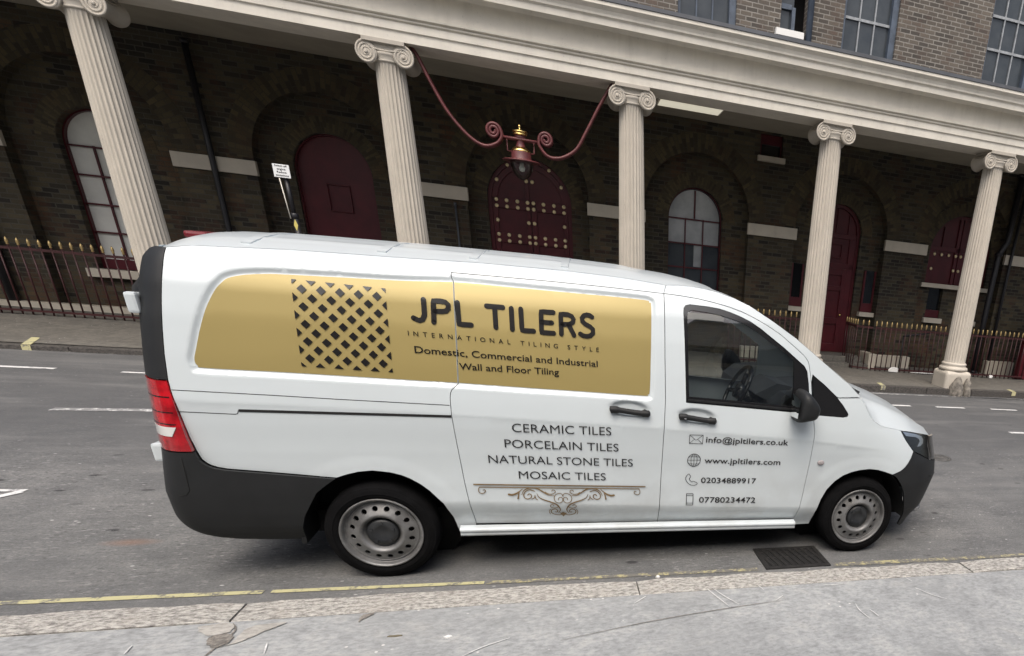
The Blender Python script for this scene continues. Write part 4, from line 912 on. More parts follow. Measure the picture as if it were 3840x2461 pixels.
wing = door_front[2:] + [(2.683, .262), (2.70, .222), (2.829, .224)] + front_arch[1:] + bump_seam[1:] + [(3.563, .853), (3.522, .895), (3.492, .934), (3.467, .970)] + hoodseam[::-1][5:] + [(3.10, 1.185), (3.081, 1.205), (2.92, 1.199), (2.899, 1.202), (2.945, 1.155), (2.986, 1.104), (2.994, 1.090), (2.990, 1.076), (2.957, 1.069), (2.84, 1.075), (2.731, 1.082)]
fw = sheet('front_wing', wing, M['white'], van, S, gap=.0015, extra=EX, edge=.022)
sheet('quarter_window', inset(tri, -.002), M['gloss_black'], van, Sg, gap=0, off=.004, edge=.03, flange=.01)
b = MB(); b.lathe([(.024, 0), (.024, -.006), (.017, -.012), (.002, -.014)], 20, (0, 0, 0), 'y')
o = b.build('side_indicator', M['grey_lens'], fw); o.location = (2.827, float(S(np.array(2.827), np.array(.737))) + .001, .737); o.scale = (1.1, 1, .80)
# rear pillar trim, tail lamp, bumper
dp = [(-.744, 1.796), (-.757, 1.704), (-.777, 1.571), (-.796, 1.427), (-.809, 1.305), (-.817, 1.180)]
def rear_pts(zs, k=.025): return [(float(rear_e(z)) - k, z) for z in zs]
sheet('rear_pillar_trim', dp + rear_pts([1.18, 1.3, 1.42]) + [(-.955, 1.50), (-.975, 1.55), (-.965, 1.60), (-.925, 1.645)] + [(-.895, 1.70), (-.872, 1.745), (-.83, 1.785), (-.80, 1.797)], M['plastic'], van, S0, gap=.001, off=-.003, edge=.025)
tl = sheet('tail_lamp', [(-.819, 1.176), (-.815, 1.128), (-.805, 1.021), (-.795, .886), (-.785, .815)] + rear_pts([.815, .9, 1.02, 1.10, 1.176], .03), M['red_lens'], van, S0, gap=.002, off=-.008, edge=.02, step=.02, flange=.03)
sheet('reversing_lamp', [(-.823, .945), (-.853, .893)] + rear_pts([.893, .945], .012), M['clear_lens'], tl, S0, gap=.002, off=-.012, edge=.02, step=.02, flange=.004)
for z0, z1 in ((1.092, 1.098), (1.015, 1.020), (.955, .960)):
    sheet('lens_rib', [(-.825, z0), (-.825, z1)] + rear_pts([z1, z0], .01), M['gloss_black'], tl, S0, gap=0, off=-.0095, edge=.02, step=.02, flange=.002)
bumper = [(-.783, .812), (-.772, .765), (-.758, .748), (-.743, .734), (-.715, .721), (-.673, .711), (-.448, .686), (-.178, .655), (-.23, .615), (-.282, .571), (-.325, .50), (-.368, .427), (-.395, .35), (-.405, .262), (-.55, .266), (-.72, .279), (-.80, .296), (-.86, .318), (-.92, .345)] + rear_pts([.40, .50, .60, .70, .805], .03)
sheet('rear_bumper', bumper, M['plastic'], van, lambda x, z: S0(x, z) + .03 * ss(0, 1, (.36 - z) / .12), gap=.001, off=-.004, edge=.025)
b = MB(); pts = [(-.846, .781), (-.848, .69), (-.853, .60), (-.872, .574), (-.905, .566)]
b.tube([(x, float(S0(np.array(x), np.array(z))) - .0045, z) for x, z in pts], .0022, 6); b.build('bumper_joint', M['dark'], van)
for z0 in (.765, 1.53):
    b = MB(); x_ = float(rear_e(z0)); dx_ = -.03 if z0 < 1 else 0; b.box(x_ - .045 + dx_, x_ + .005, .15, .19, z0 - .05, z0 + .05); b.box(x_ - .055 + dx_, x_ - .015, .19, .27, z0 - .042, z0 + .042); b.build('door_hinge', M['white'], van, bevel=.014, street=False)
# sill
b = MB(); sp_ = [(.075, .318), (.040, .312), (.030, .300), (.030, .288), (.040, .282), (.034, .272), (.040, .258), (.075, .245)]
vs = []; xs_ = np.linspace(.425, 2.685, 20)
for x in xs_:
    dz = .0 - .0165 * (x - .42); vs += [(x, y, z + dz) for y, z in sp_]
b.add(vs, [(8 * i + a, 8 * i + a + 8, 8 * i + a + 9, 8 * i + a + 1) for i in range(19) for a in range(7)], True); b.build('side_sill', M['white'], van)
# sliding door rail and panel joints
def joint(pts, rad=.0022, m='dark', off=.0005, parent=van, name='panel_joint'):
    q = dens(pts + pts[::-1][1:-1], .04)[:10000]; P = []
    for a, c in zip(pts[:-1], pts[1:]):
        n = max(1, int(math.hypot(c[0] - a[0], c[1] - a[1]) / .04)); P += [(a[0] + (c[0] - a[0]) * k / n, a[1] + (c[1] - a[1]) * k / n) for k in range(n)]
    P.append(pts[-1]); b = MB()
    ys = S(np.array([p[0] for p in P]), np.array([p[1] for p in P])) + off
    b.tube([(p[0], y, p[1]) for p, y in zip(P, ys)], rad, 6); return b.build(name, M[m], parent)
joint([(-.812, 1.131), (-.40, 1.118), (-.076, 1.105), (.455, 1.088)]); joint([(-.803, 1.021), (-.57, 1.013), (-.559, 1.017), (-.552, 1.034), (-.54, 1.0385)])
b = MB(); n = 30; xs_ = np.linspace(-.55, .458, n); vs = []
for x in xs_:
    z = 1.0385 - (x + .55) * .0085; y = float(S(np.array(x), np.array(z - .004)))
    vs += [(x, y + .002, z + .003), (x, y - .0025, z + .001), (x, y - .0025, z - .008), (x, y - .0025, z - .012), (x, y + .004, z - .014)]
b.add(vs, [(5 * i + a, 5 * i + a + 5, 5 * i + a + 6, 5 * i + a + 1) for i in range(n - 1) for a in range(4)]); b.build('door_rail', M['dark'], van)
# gold graphic on body and door, split at the seam
seam_g = [(.509, 1.209), (.517, 1.36), (.522, 1.505), (.528, 1.737), (.528, 1.745)]
gi = inset(GOLD, .001)
gL = [p for p in gi if p[0] < .505]; gR = [p for p in gi if p[0] > .535]
def clip_gold(left):
    pts = [p for p in gi if (p[0] < .503 if left else p[0] > .534)]
    k = max(range(len(pts)), key=lambda i: math.hypot(pts[i][0] - pts[i - 1][0], pts[i][1] - pts[i - 1][1])); pts = pts[k:] + pts[:k]
    s = .0035 * (-1 if left else 1); sm_ = [(x + s, z) for x, z in seam_g]; sm_[0] = (sm_[0][0], 1.213)
    a, c = pts[-1], pts[0]
    return pts + (sm_ if a[1] < c[1] else sm_[::-1])
gbody = sheet('gold_graphic', clip_gold(True), M['gold'], van, S, gap=0, off=-.0015, extra=gx, edge=.02, flange=0)
gdoor = sheet('gold_graphic', clip_gold(False), M['gold'], sl, S, gap=0, off=-.0015, extra=gx, edge=.02, flange=0)
# lettering
def decal(b, V, F, off=-.0055):
    V = np.array(V, float); y = S(V[:, 0], V[:, 1]) + off; b.add([(v[0], yy, v[1]) for v, yy in zip(V, y)], F)
def decal_text(b, s, p0, p1, cap, offset=0., space=1.0, off=-.0055):
    """text from p0 to p1 (baseline ends) with capital height cap, letter spacing by hand"""
    H = .70; glyphs = []; x = 0.
    if space != 1.0:
        Vs, Fs = [], []; pen = 0
        for ch in s:
            if ch == ' ': pen += .42 * space; continue
            V, F = text_mesh(ch, offset); x0 = min(v[0] for v in V); x1 = max(v[0] for v in V); q = len(Vs)
            Vs += [(v[0] - x0 + pen, v[1]) for v in V]; Fs += [tuple(q + i for i in f) for f in F]; pen += (x1 - x0) + .30 * space
        V, F = Vs, Fs
    else: V, F = text_mesh(s, offset)
    x0 = min(v[0] for v in V); x1 = max(v[0] for v in V); L = p1[0] - p0[0]
    decal(b, [(p0[0] + (v[0] - x0) / (x1 - x0) * L, p0[1] + (p1[1] - p0[1]) * (v[0] - x0) / (x1 - x0) + v[1] * cap / H) for v in V], F, off)
def mk(name, m, parent, fn):
    b = MB(); fn(b); return b.build(name, M[m], parent)
LOGO = [[(.3725, 1.6447), (.3723, 1.60), (.3712, 1.566), (.3600, 1.5420), (.3420, 1.5360), (.3164, 1.5471)], [(.4151, 1.5320), (.421, 1.642), (.4560, 1.643), (.4800, 1.640), (.4942, 1.6270), (.4930, 1.607), (.4800, 1.5935), (.4600, 1.590), (.4249, 1.5888)], [(.5408, 1.6416), (.5411, 1.5292), (.6033, 1.5293)], [(.6904, 1.6352), (.7743, 1.6339)], [(.7324, 1.6324), (.7315, 1.525)], [(.8199, 1.6313), (.8187, 1.5205)], [(.8706, 1.6319), (.8709, 1.5172), (.9333, 1.5175)],
        [(1.0469, 1.6259), (.98, 1.6262), (.9773, 1.5121), (1.0439, 1.5125)], [(.9805, 1.5684), (1.0361, 1.5690)], [(1.0875, 1.51), (1.0884, 1.6201), (1.128, 1.620), (1.150, 1.612), (1.1596, 1.5965), (1.154, 1.578), (1.136, 1.567), (1.0949, 1.5642)], [(1.130, 1.5665), (1.1584, 1.508)],
        [(1.2657, 1.616), (1.252, 1.624), (1.2379, 1.6258), (1.2200, 1.621), (1.2080, 1.606), (1.2100, 1.588), (1.2267, 1.5736), (1.2520, 1.562), (1.2680, 1.548), (1.2690, 1.527), (1.2529, 1.5109), (1.2306, 1.506), (1.2106, 1.509), (1.1954, 1.5174)]]
def logo(b):
    for p in LOGO:
        q = []
        for a, c in zip(p[:-1], p[1:]):
            n = max(1, int(math.hypot(c[0] - a[0], c[1] - a[1]) / .012)); q += [(a[0] + (c[0] - a[0]) * k / n, a[1] + (c[1] - a[1]) * k / n) for k in range(n)]
        q.append(p[-1]); V, F = ribbon(q, .0265); decal(b, V, F, -.006)
def split_text(fn):                              # lettering that crosses the door seam goes to both panels
    b = MB(); fn(b)
    for left, par in ((True, gbody), (False, gdoor)):
        c = MB(); c.v = b.v
        for f, s_, i_ in zip(b.f, b.sm, b.mi):
            cxm = sum(b.v[k][0] for k in f) / len(f); zz = sum(b.v[k][2] for k in f) / len(f); sx = float(np.interp(zz, [1.2, 1.5, 1.75], [.508, .522, .528]))
            if (cxm < sx) == left: c.f.append(f); c.sm.append(s_); c.mi.append(i_)
        used = sorted({k for f in c.f for k in f}); mp = {k: i for i, k in enumerate(used)}; c.v = [b.v[k] for k in used]; c.f = [[mp[k] for k in f] for f in c.f]
        if c.f: c.build('lettering', M['letter'], par)
split_text(logo)
for a_ in (('INTERNATIONAL TILING STYLE', (.281, 1.455), (1.299, 1.421), .0245, .006, 2.1), ('Domestic, Commercial and Industrial', (.305, 1.366), (1.289, 1.334), .036, .008), ('Wall and Floor Tiling', (.523, 1.287), (1.062, 1.278), .036, .008)): split_text(lambda b: decal_text(b, *a_))
def mosaic(b):
    A, B_, Cc, D = np.array((-.233, 1.697)), np.array((.193, 1.686)), np.array((.186, 1.257)), np.array((-.238, 1.270))
    def P(u, v): return tuple((A * (1 - u) + B_ * u) * (1 - v) + (D * (1 - u) + Cc * u) * v)
    h = .0525
    for i in range(11):
        for j in range(11):
            if (i + j) % 2: continue
            u, v = i / 10, j / 10; q = [(u, v - h), (u + h, v), (u, v + h), (u - h, v)]
            cl = []
            for a, c in zip(q, q[1:] + q[:1]):   # clip the diamond to the square
                ins = lambda p: -1e-9 <= p[0] <= 1 + 1e-9 and -1e-9 <= p[1] <= 1 + 1e-9
                if ins(a): cl.append(a)
                if ins(a) != ins(c): cl.append(((a[0] + c[0]) / 2, (a[1] + c[1]) / 2)) if not (ins(a) and ins(c)) and abs((a[0] - u) - 0) + abs((c[0] - u)) > 0 and False else None
            ctr = (u, v)
            if i in (0, 10) or j in (0, 10):
                cl = [p for p in q if -1e-9 <= p[0] <= 1 + 1e-9 and -1e-9 <= p[1] <= 1 + 1e-9]
                if i in (0, 10) and j in (0, 10): cl = cl + [ctr]
            decal(b, [P(*p) for p in cl], [tuple(range(len(cl)))], -.006)
mk('mosaic_emblem', 'letter', gbody, mosaic)
for a_ in (('CERAMIC TILES', (.778, .938), (1.358, .924), .0535, -.002), ('PORCELAIN TILES', (.729, .840), (1.402, .817), .0525, -.002), ('NATURAL STONE TILES', (.630, .742), (1.492, .714), .0515, -.002), ('MOSAIC TILES', (.794, .639), (1.319, .620), .050, -.002)):
    mk('lettering', 'letter', sl, lambda b: decal_text(b, *a_))
ORN = [([(.5304, .6047), (1.5753, .5719)], .0085), ([(.5641, .5869), (1.5351, .5564)], .006)]
ORNL = [([(.5641, .5869), (.5573, .5736), (.5585, .5547), (.571, .5454), (.5871, .5487), (.5949, .5594), (.5913, .5686), (.5821, .5667)], .005), ([(.7271, .535), (.7454, .5318), (.7692, .5394), (.7888, .5528), (.8112, .5716)], (.013, .011, .003)), ([(.7886, .5501), (.7834, .531), (.7787, .5062)], (.005, .01)), ([(.8011, .5306), (.8148, .5578), (.8417, .5737), (.8747, .5759), (.9025, .5671), (.9343, .5442), (.962, .5259), (.9931, .5218)], (.003, .008, .009, .003)),
    ([(.878, .5537), (.8504, .5636), (.8262, .5531), (.8128, .5303), (.8192, .509), (.8367, .502), (.8552, .511), (.8583, .5281), (.8461, .5362), (.8371, .5286)], .006), ([(.9417, .5469), (.9578, .5355), (.9816, .5321), (1.0015, .5429), (.9997, .5558), (.9879, .56), (.9812, .5517)], .0045), ([(.8911, .5369), (.9037, .5115), (.9314, .4939), (.9691, .4789), (1.0022, .4627), (1.0206, .4399), (1.0279, .4159), (1.0158, .3911)], (.003, .008, .009, .004)), ([(.8799, .526), (.875, .5093), (.8602, .5003)], .005), ([(.8803, .5176), (.8842, .5035), (.8931, .495)], .005),
    ([(1.0502, .5166), (1.0373, .5337), (1.0179, .5341), (1.0004, .5233), (.9935, .501), (1.003, .478), (1.0245, .4701), (1.0421, .4798), (1.0455, .4996), (1.0337, .5084), (1.0212, .502), (1.0197, .4918)], .0045), ([(1.0209, .4458), (1.0057, .4346), (.9861, .4339), (.9695, .4427), (.9702, .456), (.9826, .4597), (.9895, .4526)], .0045), ([(1.0441, .3805), (1.0174, .373), (.9882, .3812), (.9719, .3968), (.9754, .4165), (.9954, .4242), (1.0105, .4134), (1.0078, .3987), (.9966, .4001)], .006), ([(.9647, .382), (.9586, .4034), (.9669, .4227)], .004)]
def ornament(b):
    for p, wd in ORN: decal(b, *ribbon([(p[0][0] + (p[1][0] - p[0][0]) * k / 30, p[0][1] + (p[1][1] - p[0][1]) * k / 30) for k in range(31)], wd, False))
    for p, wd in ORNL:
        q = smooth_poly(p, n=6)
        for mir in (0, 1):
            r = [(2 * 1.0476 - x, z - .0314 * 2 * (1.0476 - x)) for x, z in q] if mir else q
            decal(b, *ribbon(r, wd))
    decal(b, [(1.021, .3945), (1.0445, .358), (1.069, .3885), (1.056, .3905), (1.0447, .3985), (1.034, .3925)], [(0, 1, 2, 3, 4, 5)])
mk('scroll_ornament', 'bronze', sl, ornament)
ICON = [([(1.8588, .9346), (1.9487, .934), (1.9472, .8741), (1.8585, .8758), (1.8588, .9346)], .0035), ([(1.8588, .9346), (1.902, .8982), (1.9487, .934)], .003), ([(1.8585, .8758), (1.8914, .905)], .003), ([(1.9472, .8741), (1.9123, .9052)], .003)]
ring_ = lambda rx, n=28: [(1.8963 + rx * math.cos(t), .758 + .0442 * math.sin(t)) for t in np.linspace(0, 2 * PI, n)]
ICON += [(ring_(.0436), .0042), (ring_(.021), .003), ([(1.8963, .802), (1.8963, .714)], .003), ([(1.853, .758), (1.94, .758)], .003), ([(1.8601, .7807), (1.8951, .7854), (1.9318, .7794)], .003), ([(1.8595, .7348), (1.8973, .7298), (1.9327, .7333)], .003)]
ICON += [(smooth_poly([(1.8664, .659), (1.8476, .6407), (1.8472, .6159), (1.8693, .5873), (1.8967, .576), (1.9175, .5802), (1.9259, .5928), (1.9001, .6058), (1.8865, .6016), (1.8694, .625), (1.8791, .6372)], True, 4) + [(1.8664, .659)], .0036), ([(1.8555, .5153), (1.9014, .5141), (1.9027, .4304), (1.8552, .4317), (1.8555, .5153)], .004), ([(1.8562, .5015), (1.9015, .5005)], .003), ([(1.8554, .4461), (1.9017, .4448)], .003)]
for k0, k1 in ((0, 4), (4, 10), (10, 11), (11, 14)): mk('icon', 'letter', fd, lambda b: [decal(b, *ribbon(p, wd)) for p, wd in ICON[k0:k1]])
for a_ in (('info@jpltilers.co.uk', (1.970, .884), (2.556, .868), .040, .011), ('www.jpltilers.com', (1.968, .737), (2.516, .722), .040, .011), ('02034889917', (1.952, .594), (2.350, .583), .039, .010), ('07780234472', (1.945, .448), (2.358, .436), .041, .010)):
    mk('lettering', 'letter', fd, lambda b: decal_text(b, *a_))
# door handles
for i, ((hx, hz, sl_), par) in enumerate(zip(HND, (sl, fd))):
    b = MB(); q = smooth_poly([(hx - .125, .0), (hx - .10, .004), (hx - .04, .001), (hx + .02, -.004), (hx + .08, -.006), (hx + .125, -.006)], n=5)
    ys = S0(np.array([p[0] for p in q]), np.full(len(q), hz)); n = len(q); rr = [.0225 if (k < n * .28 or k > n * .74) else .0175 for k in range(n)]
    rr[0] = rr[-1] = .010
    b.tube([(p[0], y - .016, hz - .012 + p[1] + sl_ * (p[0] - hx)) for p, y in zip(q, ys)], rr, 12)
    for ex in (-.10, .095): b.lathe([(.015, .012), (.015, -.03)], 10, (hx + ex, float(S0(np.array(hx), np.array(hz))) + .02, hz - .012 + sl_ * ex), 'y')
    h = b.build('door_handle', M['plastic'], par)
    if i: b = MB(); b.lathe([(.010, 0), (.009, -.003), (.001, -.004)], 14, (hx - .085, float(S0(np.array(hx), np.array(hz))) - .034, hz - .006), 'y'); b.build('lock', M['headlamp'], h)
# wing mirror
b = MB(); prof_m = [(2.575, 1.255), (2.625, 1.265), (2.665, 1.235), (2.715, 1.18), (2.728, 1.14), (2.715, 1.095), (2.690, 1.068), (2.63, 1.055), (2.560, 1.05), (2.556, 1.12)]
cxm, czm = 2.635, 1.155; prof_m = smooth_poly(prof_m, True, 3); n = len(prof_m); vs = []
lay = [(-.12, .80, .0), (-.13, .55, .0), (-.10, .93, .0), (-.05, 1.0, 0), (.02, .97, .0)]
lay = [(-.175, .30), (-.168, .68), (-.145, .92), (-.10, 1.03), (-.04, 1.06), (.0, 1.05), (.015, 1.0)]
for y, k in lay: vs += [(2.600 + (cxm - 2.6) * .88 + (x - cxm) * k * .88 , y, czm + (z - czm) * k * .90) for x, z in prof_m]
b.add(vs, [(j * n + i, j * n + (i + 1) % n, (j + 1) * n + (i + 1) % n, (j + 1) * n + i) for j in range(len(lay) - 1) for i in range(n)] + [tuple(range(n)), tuple((len(lay) - 1) * n + i for i in range(n))], True)
mi_v, mi_f = list(b.v), list(b.f); mi_ = b.build('wing_mirror', M['plastic'], van)
b = MB(); b.prism([(2.60, 1.09), (2.70, 1.085), (2.705, 1.14), (2.62, 1.15)], .012, .09); b.build('mirror_arm', M['plastic'], mi_)
b = MB(); b.add([(2.545, -.15, 1.09), (2.545, -.01, 1.08), (2.548, -.01, 1.23), (2.556, -.15, 1.21)], [(0, 1, 2, 3)]); b.build('mirror_glass', M['mirror'], mi_)
b = MB(); b.v = [(x, VW - y, z) for x, y, z in mi_v]; b.f = mi_f; b.sm = [True] * len(mi_f); b.mi = [0] * len(mi_f); b.build('wing_mirror', M['plastic'], van)
b = MB(); b.box(2.53, 2.545, VW + .02, VW + .15, 1.09, 1.22); b.build('mirror_glass', M['mirror'], van)
# roof, lofted from the roof edge over the middle, with pressed ribs
def roof():
    xs = np.r_[np.linspace(-.90, -.62, 8), np.linspace(-.56, 1.72, 46), np.linspace(1.80, 3.08, 28)]
    ex = [-.93] + [-.744, -.64, -.24, .27, .68, 1.13, 1.45, 1.72] + [p[0] for p in apsil[1:]]; ez = [1.70] + [1.796, 1.815, 1.835, 1.845, 1.855, 1.855, 1.846, 1.826] + [p[1] for p in apsil[1:]]
    cxs = [-.98, -.90, -.85, -.78, -.70, -.60, -.3, .3, 1.0, 1.5, 1.8, 1.95, 2.05, 2.2, 2.4, 2.6, 2.8, 3.0, 3.2]; czs = [1.74, 1.79, 1.825, 1.86, 1.885, 1.898, 1.905, 1.915, 1.918, 1.905, 1.885, 1.865, 1.842, 1.79, 1.70, 1.59, 1.475, 1.36, 1.24]
    b = MB(); N = 33; wins = []; vs = []
    for x in xs:
        ze = float(np.interp(x, ex, ez)); zc = float(np.interp(x, cxs, czs)); y0 = float(S0(np.array(x), np.array(ze))); yy0, yy1 = y0, VW - y0
        for k in range(N):
            u = k / (N - 1); y = yy0 + (yy1 - yy0) * (.5 - .5 * math.cos(PI * u)) if 0 else yy0 + (yy1 - yy0) * u; s = 1 - abs(2 * u - 1) ** 2.6
            z = ze + (zc - ze) * s
            if -.5 < x < 1.6:
                for c0_ in (.16, .30, .44, .56, .70, .84): z += .007 * max(0, 1 - abs(u - c0_) / .032) * min(1, (x + .5) / .1, (1.6 - x) / .1)
            vs.append((x, y, z))
    m = len(xs); fs = []; wi = []
    for j in range(m - 1):
        for k in range(N - 1): fs.append((j * N + k, (j + 1) * N + k, (j + 1) * N + k + 1, j * N + k + 1))
    xw = [.5 * (xs[j] + xs[j + 1]) for j in range(m - 1)]
    rf = [f for i, f in enumerate(fs) if not (xw[i // (N - 1)] > 2.02 and 1 < i % (N - 1) < N - 3)]
    gl = [f for i, f in enumerate(fs) if (xw[i // (N - 1)] > 2.02 and 1 < i % (N - 1) < N - 3)]
    b.add(vs, rf, True); r = b.build('roof', M['white'], van)
    g = MB(); g.add(vs, gl, True); g.build('windscreen', M['glass'], van)
    for xr in (-.45, .16, .62, 1.12):
        t_ = MB(); q = []
        for u in np.linspace(.05, .95, 25):
            ze = float(np.interp(xr, ex, ez)); zc = float(np.interp(xr, cxs, czs)); y0 = float(S0(np.array(xr), np.array(ze))); q.append((xr + (.04 if u < .5 else .04) * (1 - abs(2 * u - 1)), y0 + (VW - 2 * y0) * u, ze + (zc - ze) * (1 - abs(2 * u - 1) ** 2.6) + .001))
        t_.tube(q, 0, rect=(.022, .006)); t_.build('roof_rib', M['white'], r)
    t_ = MB(); t_.box(-.91, -.80, .80, 1.10, 1.835, 1.872); t_.build('brake_lamp', M['dim_red'], r, bevel=.015, street=False)
roof()
# bonnet
def bonnet():
    seam = smooth_poly(hoodseam, n=6); n = len(seam); N = 49; vs = []
    cx_ = np.interp(np.linspace(0, 1, n), [0, .25, .5, .75, .9, 1], [3.16, 3.42, 3.70, 3.98, 4.12, 4.20]); cz_ = np.interp(cx_, [3.1, 3.2, 3.4, 3.6, 3.8, 3.94, 4.05, 4.12], [1.25, 1.222, 1.165, 1.10, 1.02, .945, .885, .80])
    sl_ = np.r_[0, np.cumsum([math.hypot(seam[i + 1][0] - seam[i][0], seam[i + 1][1] - seam[i][1]) for i in range(n - 1)])]; sl_ /= sl_[-1]
    cx_ = np.interp(sl_, [0, .2, .5, .75, .9, 1], [3.14, 3.34, 3.64, 3.89, 3.99, 4.05]); cz_ = np.interp(cx_, [3.1, 3.2, 3.4, 3.6, 3.8, 3.94, 4.05, 4.12], [1.25, 1.222, 1.165, 1.10, 1.02, .945, .885, .80])
    for i, (x, z) in enumerate(seam):
        y = float(S0(np.array(x), np.array(z))) + .001
        for k in range(N):
            u = k / (N - 1) * 2 - 1; a = 1 - abs(u)            # a=0 at the seam, 1 at the middle
            fx = a ** .75; fz = (1 - (1 - a) ** 3.2)
            X = x + (cx_[i] - x) * fx; Z = z + (cz_[i] - z) * fz + .012 * math.exp(-((a - .28) / .10) ** 2)
            Y = y + (VW / 2 - y) * a ** .9; vs.append((X, Y if u < 0 else VW - Y, Z))
    b = MB(); b.add(vs, [(j * N + k, (j + 1) * N + k, (j + 1) * N + k + 1, j * N + k + 1) for j in range(n - 1) for k in range(N - 1)], True)
    b.build('bonnet', M['white'], van)
    # front face under the bonnet edge: grille, lower bumper
    last = vs[-N:]
    rows = []
    for zt, dx in ((None, 0), (.80, .0), (.72, .015), (.62, .03), (.50, .035), (.40, .02), (.30, -.02), (.22, -.08)):
        row = []
        for k in range(N):
            if zt is None: row.append((last[k][0] - .004, last[k][1], last[k][2] - .004)); continue
            u = k / (N - 1) * 2 - 1; a = 1 - abs(u); y0 = .60 - .14 * (1 - a) ** 2 ; xs0 = float(np.interp(zt, [.15, .30, .42, .55, .66, .80, .95], [4.02, 4.12, 4.14, 4.165, 4.14, 4.10, 4.07])) - .03
            Y = float(S0(np.array(xs0), np.array(zt))); Y = Y + (VW / 2 - Y) * a; row.append((xs0 - .04 + .03 * (1 - (1 - a) ** 2) + 0 * dx, Y if u < 0 else VW - Y, zt))
        rows.append(row)
    b = MB(); b.add([p for r in rows for p in r], [(j * N + k, j * N + k + 1, (j + 1) * N + k + 1, (j + 1) * N + k) for j in range(len(rows) - 1) for k in range(N - 1)], True); b.build('grille', M['gloss_black'], van)
bonnet()
b = MB(); b.add([(2.95, .16, 1.285), (3.10, .15, 1.195), (3.20, .30, 1.205), (3.25, .96, 1.21), (3.20, 1.63, 1.205), (3.10, 1.78, 1.195), (2.95, 1.77, 1.285)], [tuple(range(7))]); b.build('cowl', M['plastic'], van)
b = MB(); b.tube([(3.0, .25, 1.30), (3.05, .6, 1.285), (3.08, 1.0, 1.29)], .008, 6); b.build('wiper', M['gloss_black'], van)
head = [(3.467, .968), (3.492, .934), (3.522, .895), (3.563, .853), (3.607, .811), (3.65, .793), (3.70, .774), (3.815, .722), (3.93, .685), (4.06, .66), (4.09, .76), (4.05, .835), (3.87, .876), (3.75, .908), (3.640, .934), (3.55, .952)]
hl = sheet('headlight', head, M['dark_glass'], van, S0, gap=.003, off=.002, edge=.02, step=.03, flange=.02)
sheet('lamp_reflector', [(3.485, .962), (3.56, .947), (3.639, .930), (3.725, .902), (3.750, .875), (3.744, .850), (3.70, .836), (3.655, .838), (3.694, .870), (3.68, .890), (3.636, .908), (3.523, .928)], M['headlamp'], hl, S0, gap=0, off=-.002, edge=.02, step=.03, flange=.003)
fb = [(3.420, .648)] + bump_seam[1:] + [(3.65, .789), (3.70, .770), (3.815, .718), (3.93, .680), (4.06, .655), (4.18, .60), (4.21, .52), (4.195, .42), (4.16, .32), (4.06, .235), (3.94, .180), (3.84, .150), (3.75, .135), (3.69, .138), (3.655, .160), (3.650, .21), (3.642, .26), (3.62, .34), (3.589, .43), (3.555, .51), (3.512, .572), (3.465, .622)]
fbp = sheet('front_bumper', fb, M['plastic'], van, S0, gap=.001, off=-.004, edge=.025)
joint([(3.84, .585), (3.92, .565), (4.02, .555)], .003, 'dark', -.004, fbp, 'bumper_joint')
b = MB(); b.lathe([(.04, 0), (.03, -.012), (.001, -.016)], 14, (3.86, float(S0(np.array(3.86), np.array(.27))) + .002, .27), 'y'); b.build('reflector', M['headlamp'], fbp)
# far side of the body, simple panels with glass
far = [(-.93, .30), (-.96, .8), (-.93, 1.3), (-.86, 1.75), (-.744, 1.796)] + roof_edge[1:] + apsil[1:] + [(3.124, 1.157)] + hoodseam[1:] + [(3.95, .75), (4.05, .5), (3.95, .25), (3.62, .19)] + [(3.2 + .41 * math.cos(a), .289 + .40 * math.sin(a)) for a in np.linspace(0, PI, 14)] + [(2.79, .22), (.42, .25)] + [(.41 * math.cos(a), .289 + .40 * math.sin(a)) for a in np.linspace(0, PI, 14)] + [(-.42, .26)]
sheet('body_side', far, M['white'], van, S0, [glass_o], gap=0, step=.08, edge=.05, flange=.02, far=True)
sheet('window_glass', inset(glass_o, -.004), M['glass'], van, S0, gap=0, off=.012, step=.2, flange=0, far=True)
# back doors
b = MB(); zz = [.30, .40, .55, .80, 1.2, 1.5, 1.75, 1.80]; N = 13; vs = []
for z in zz:
    xe = float(rear_e(z)); y0 = .115 + (float(np.interp(z, PZ, PY)) if z > 1 else 0)
    for k in range(N): u = k / (N - 1); vs.append((xe + .03 - .04 * math.sin(PI * u), y0 + (VW - 2 * y0) * u, z))
b.add(vs, [(j * N + k, (j + 1) * N + k, (j + 1) * N + k + 1, j * N + k + 1) for j in range(len(zz) - 1) for k in range(N - 1)], True); rd = b.build('rear_door', M['white'], van)
b = MB(); b.box(-1.0, -.95, .25, 1.68, .38, .55); b.build('step_bumper', M['plastic'], van)
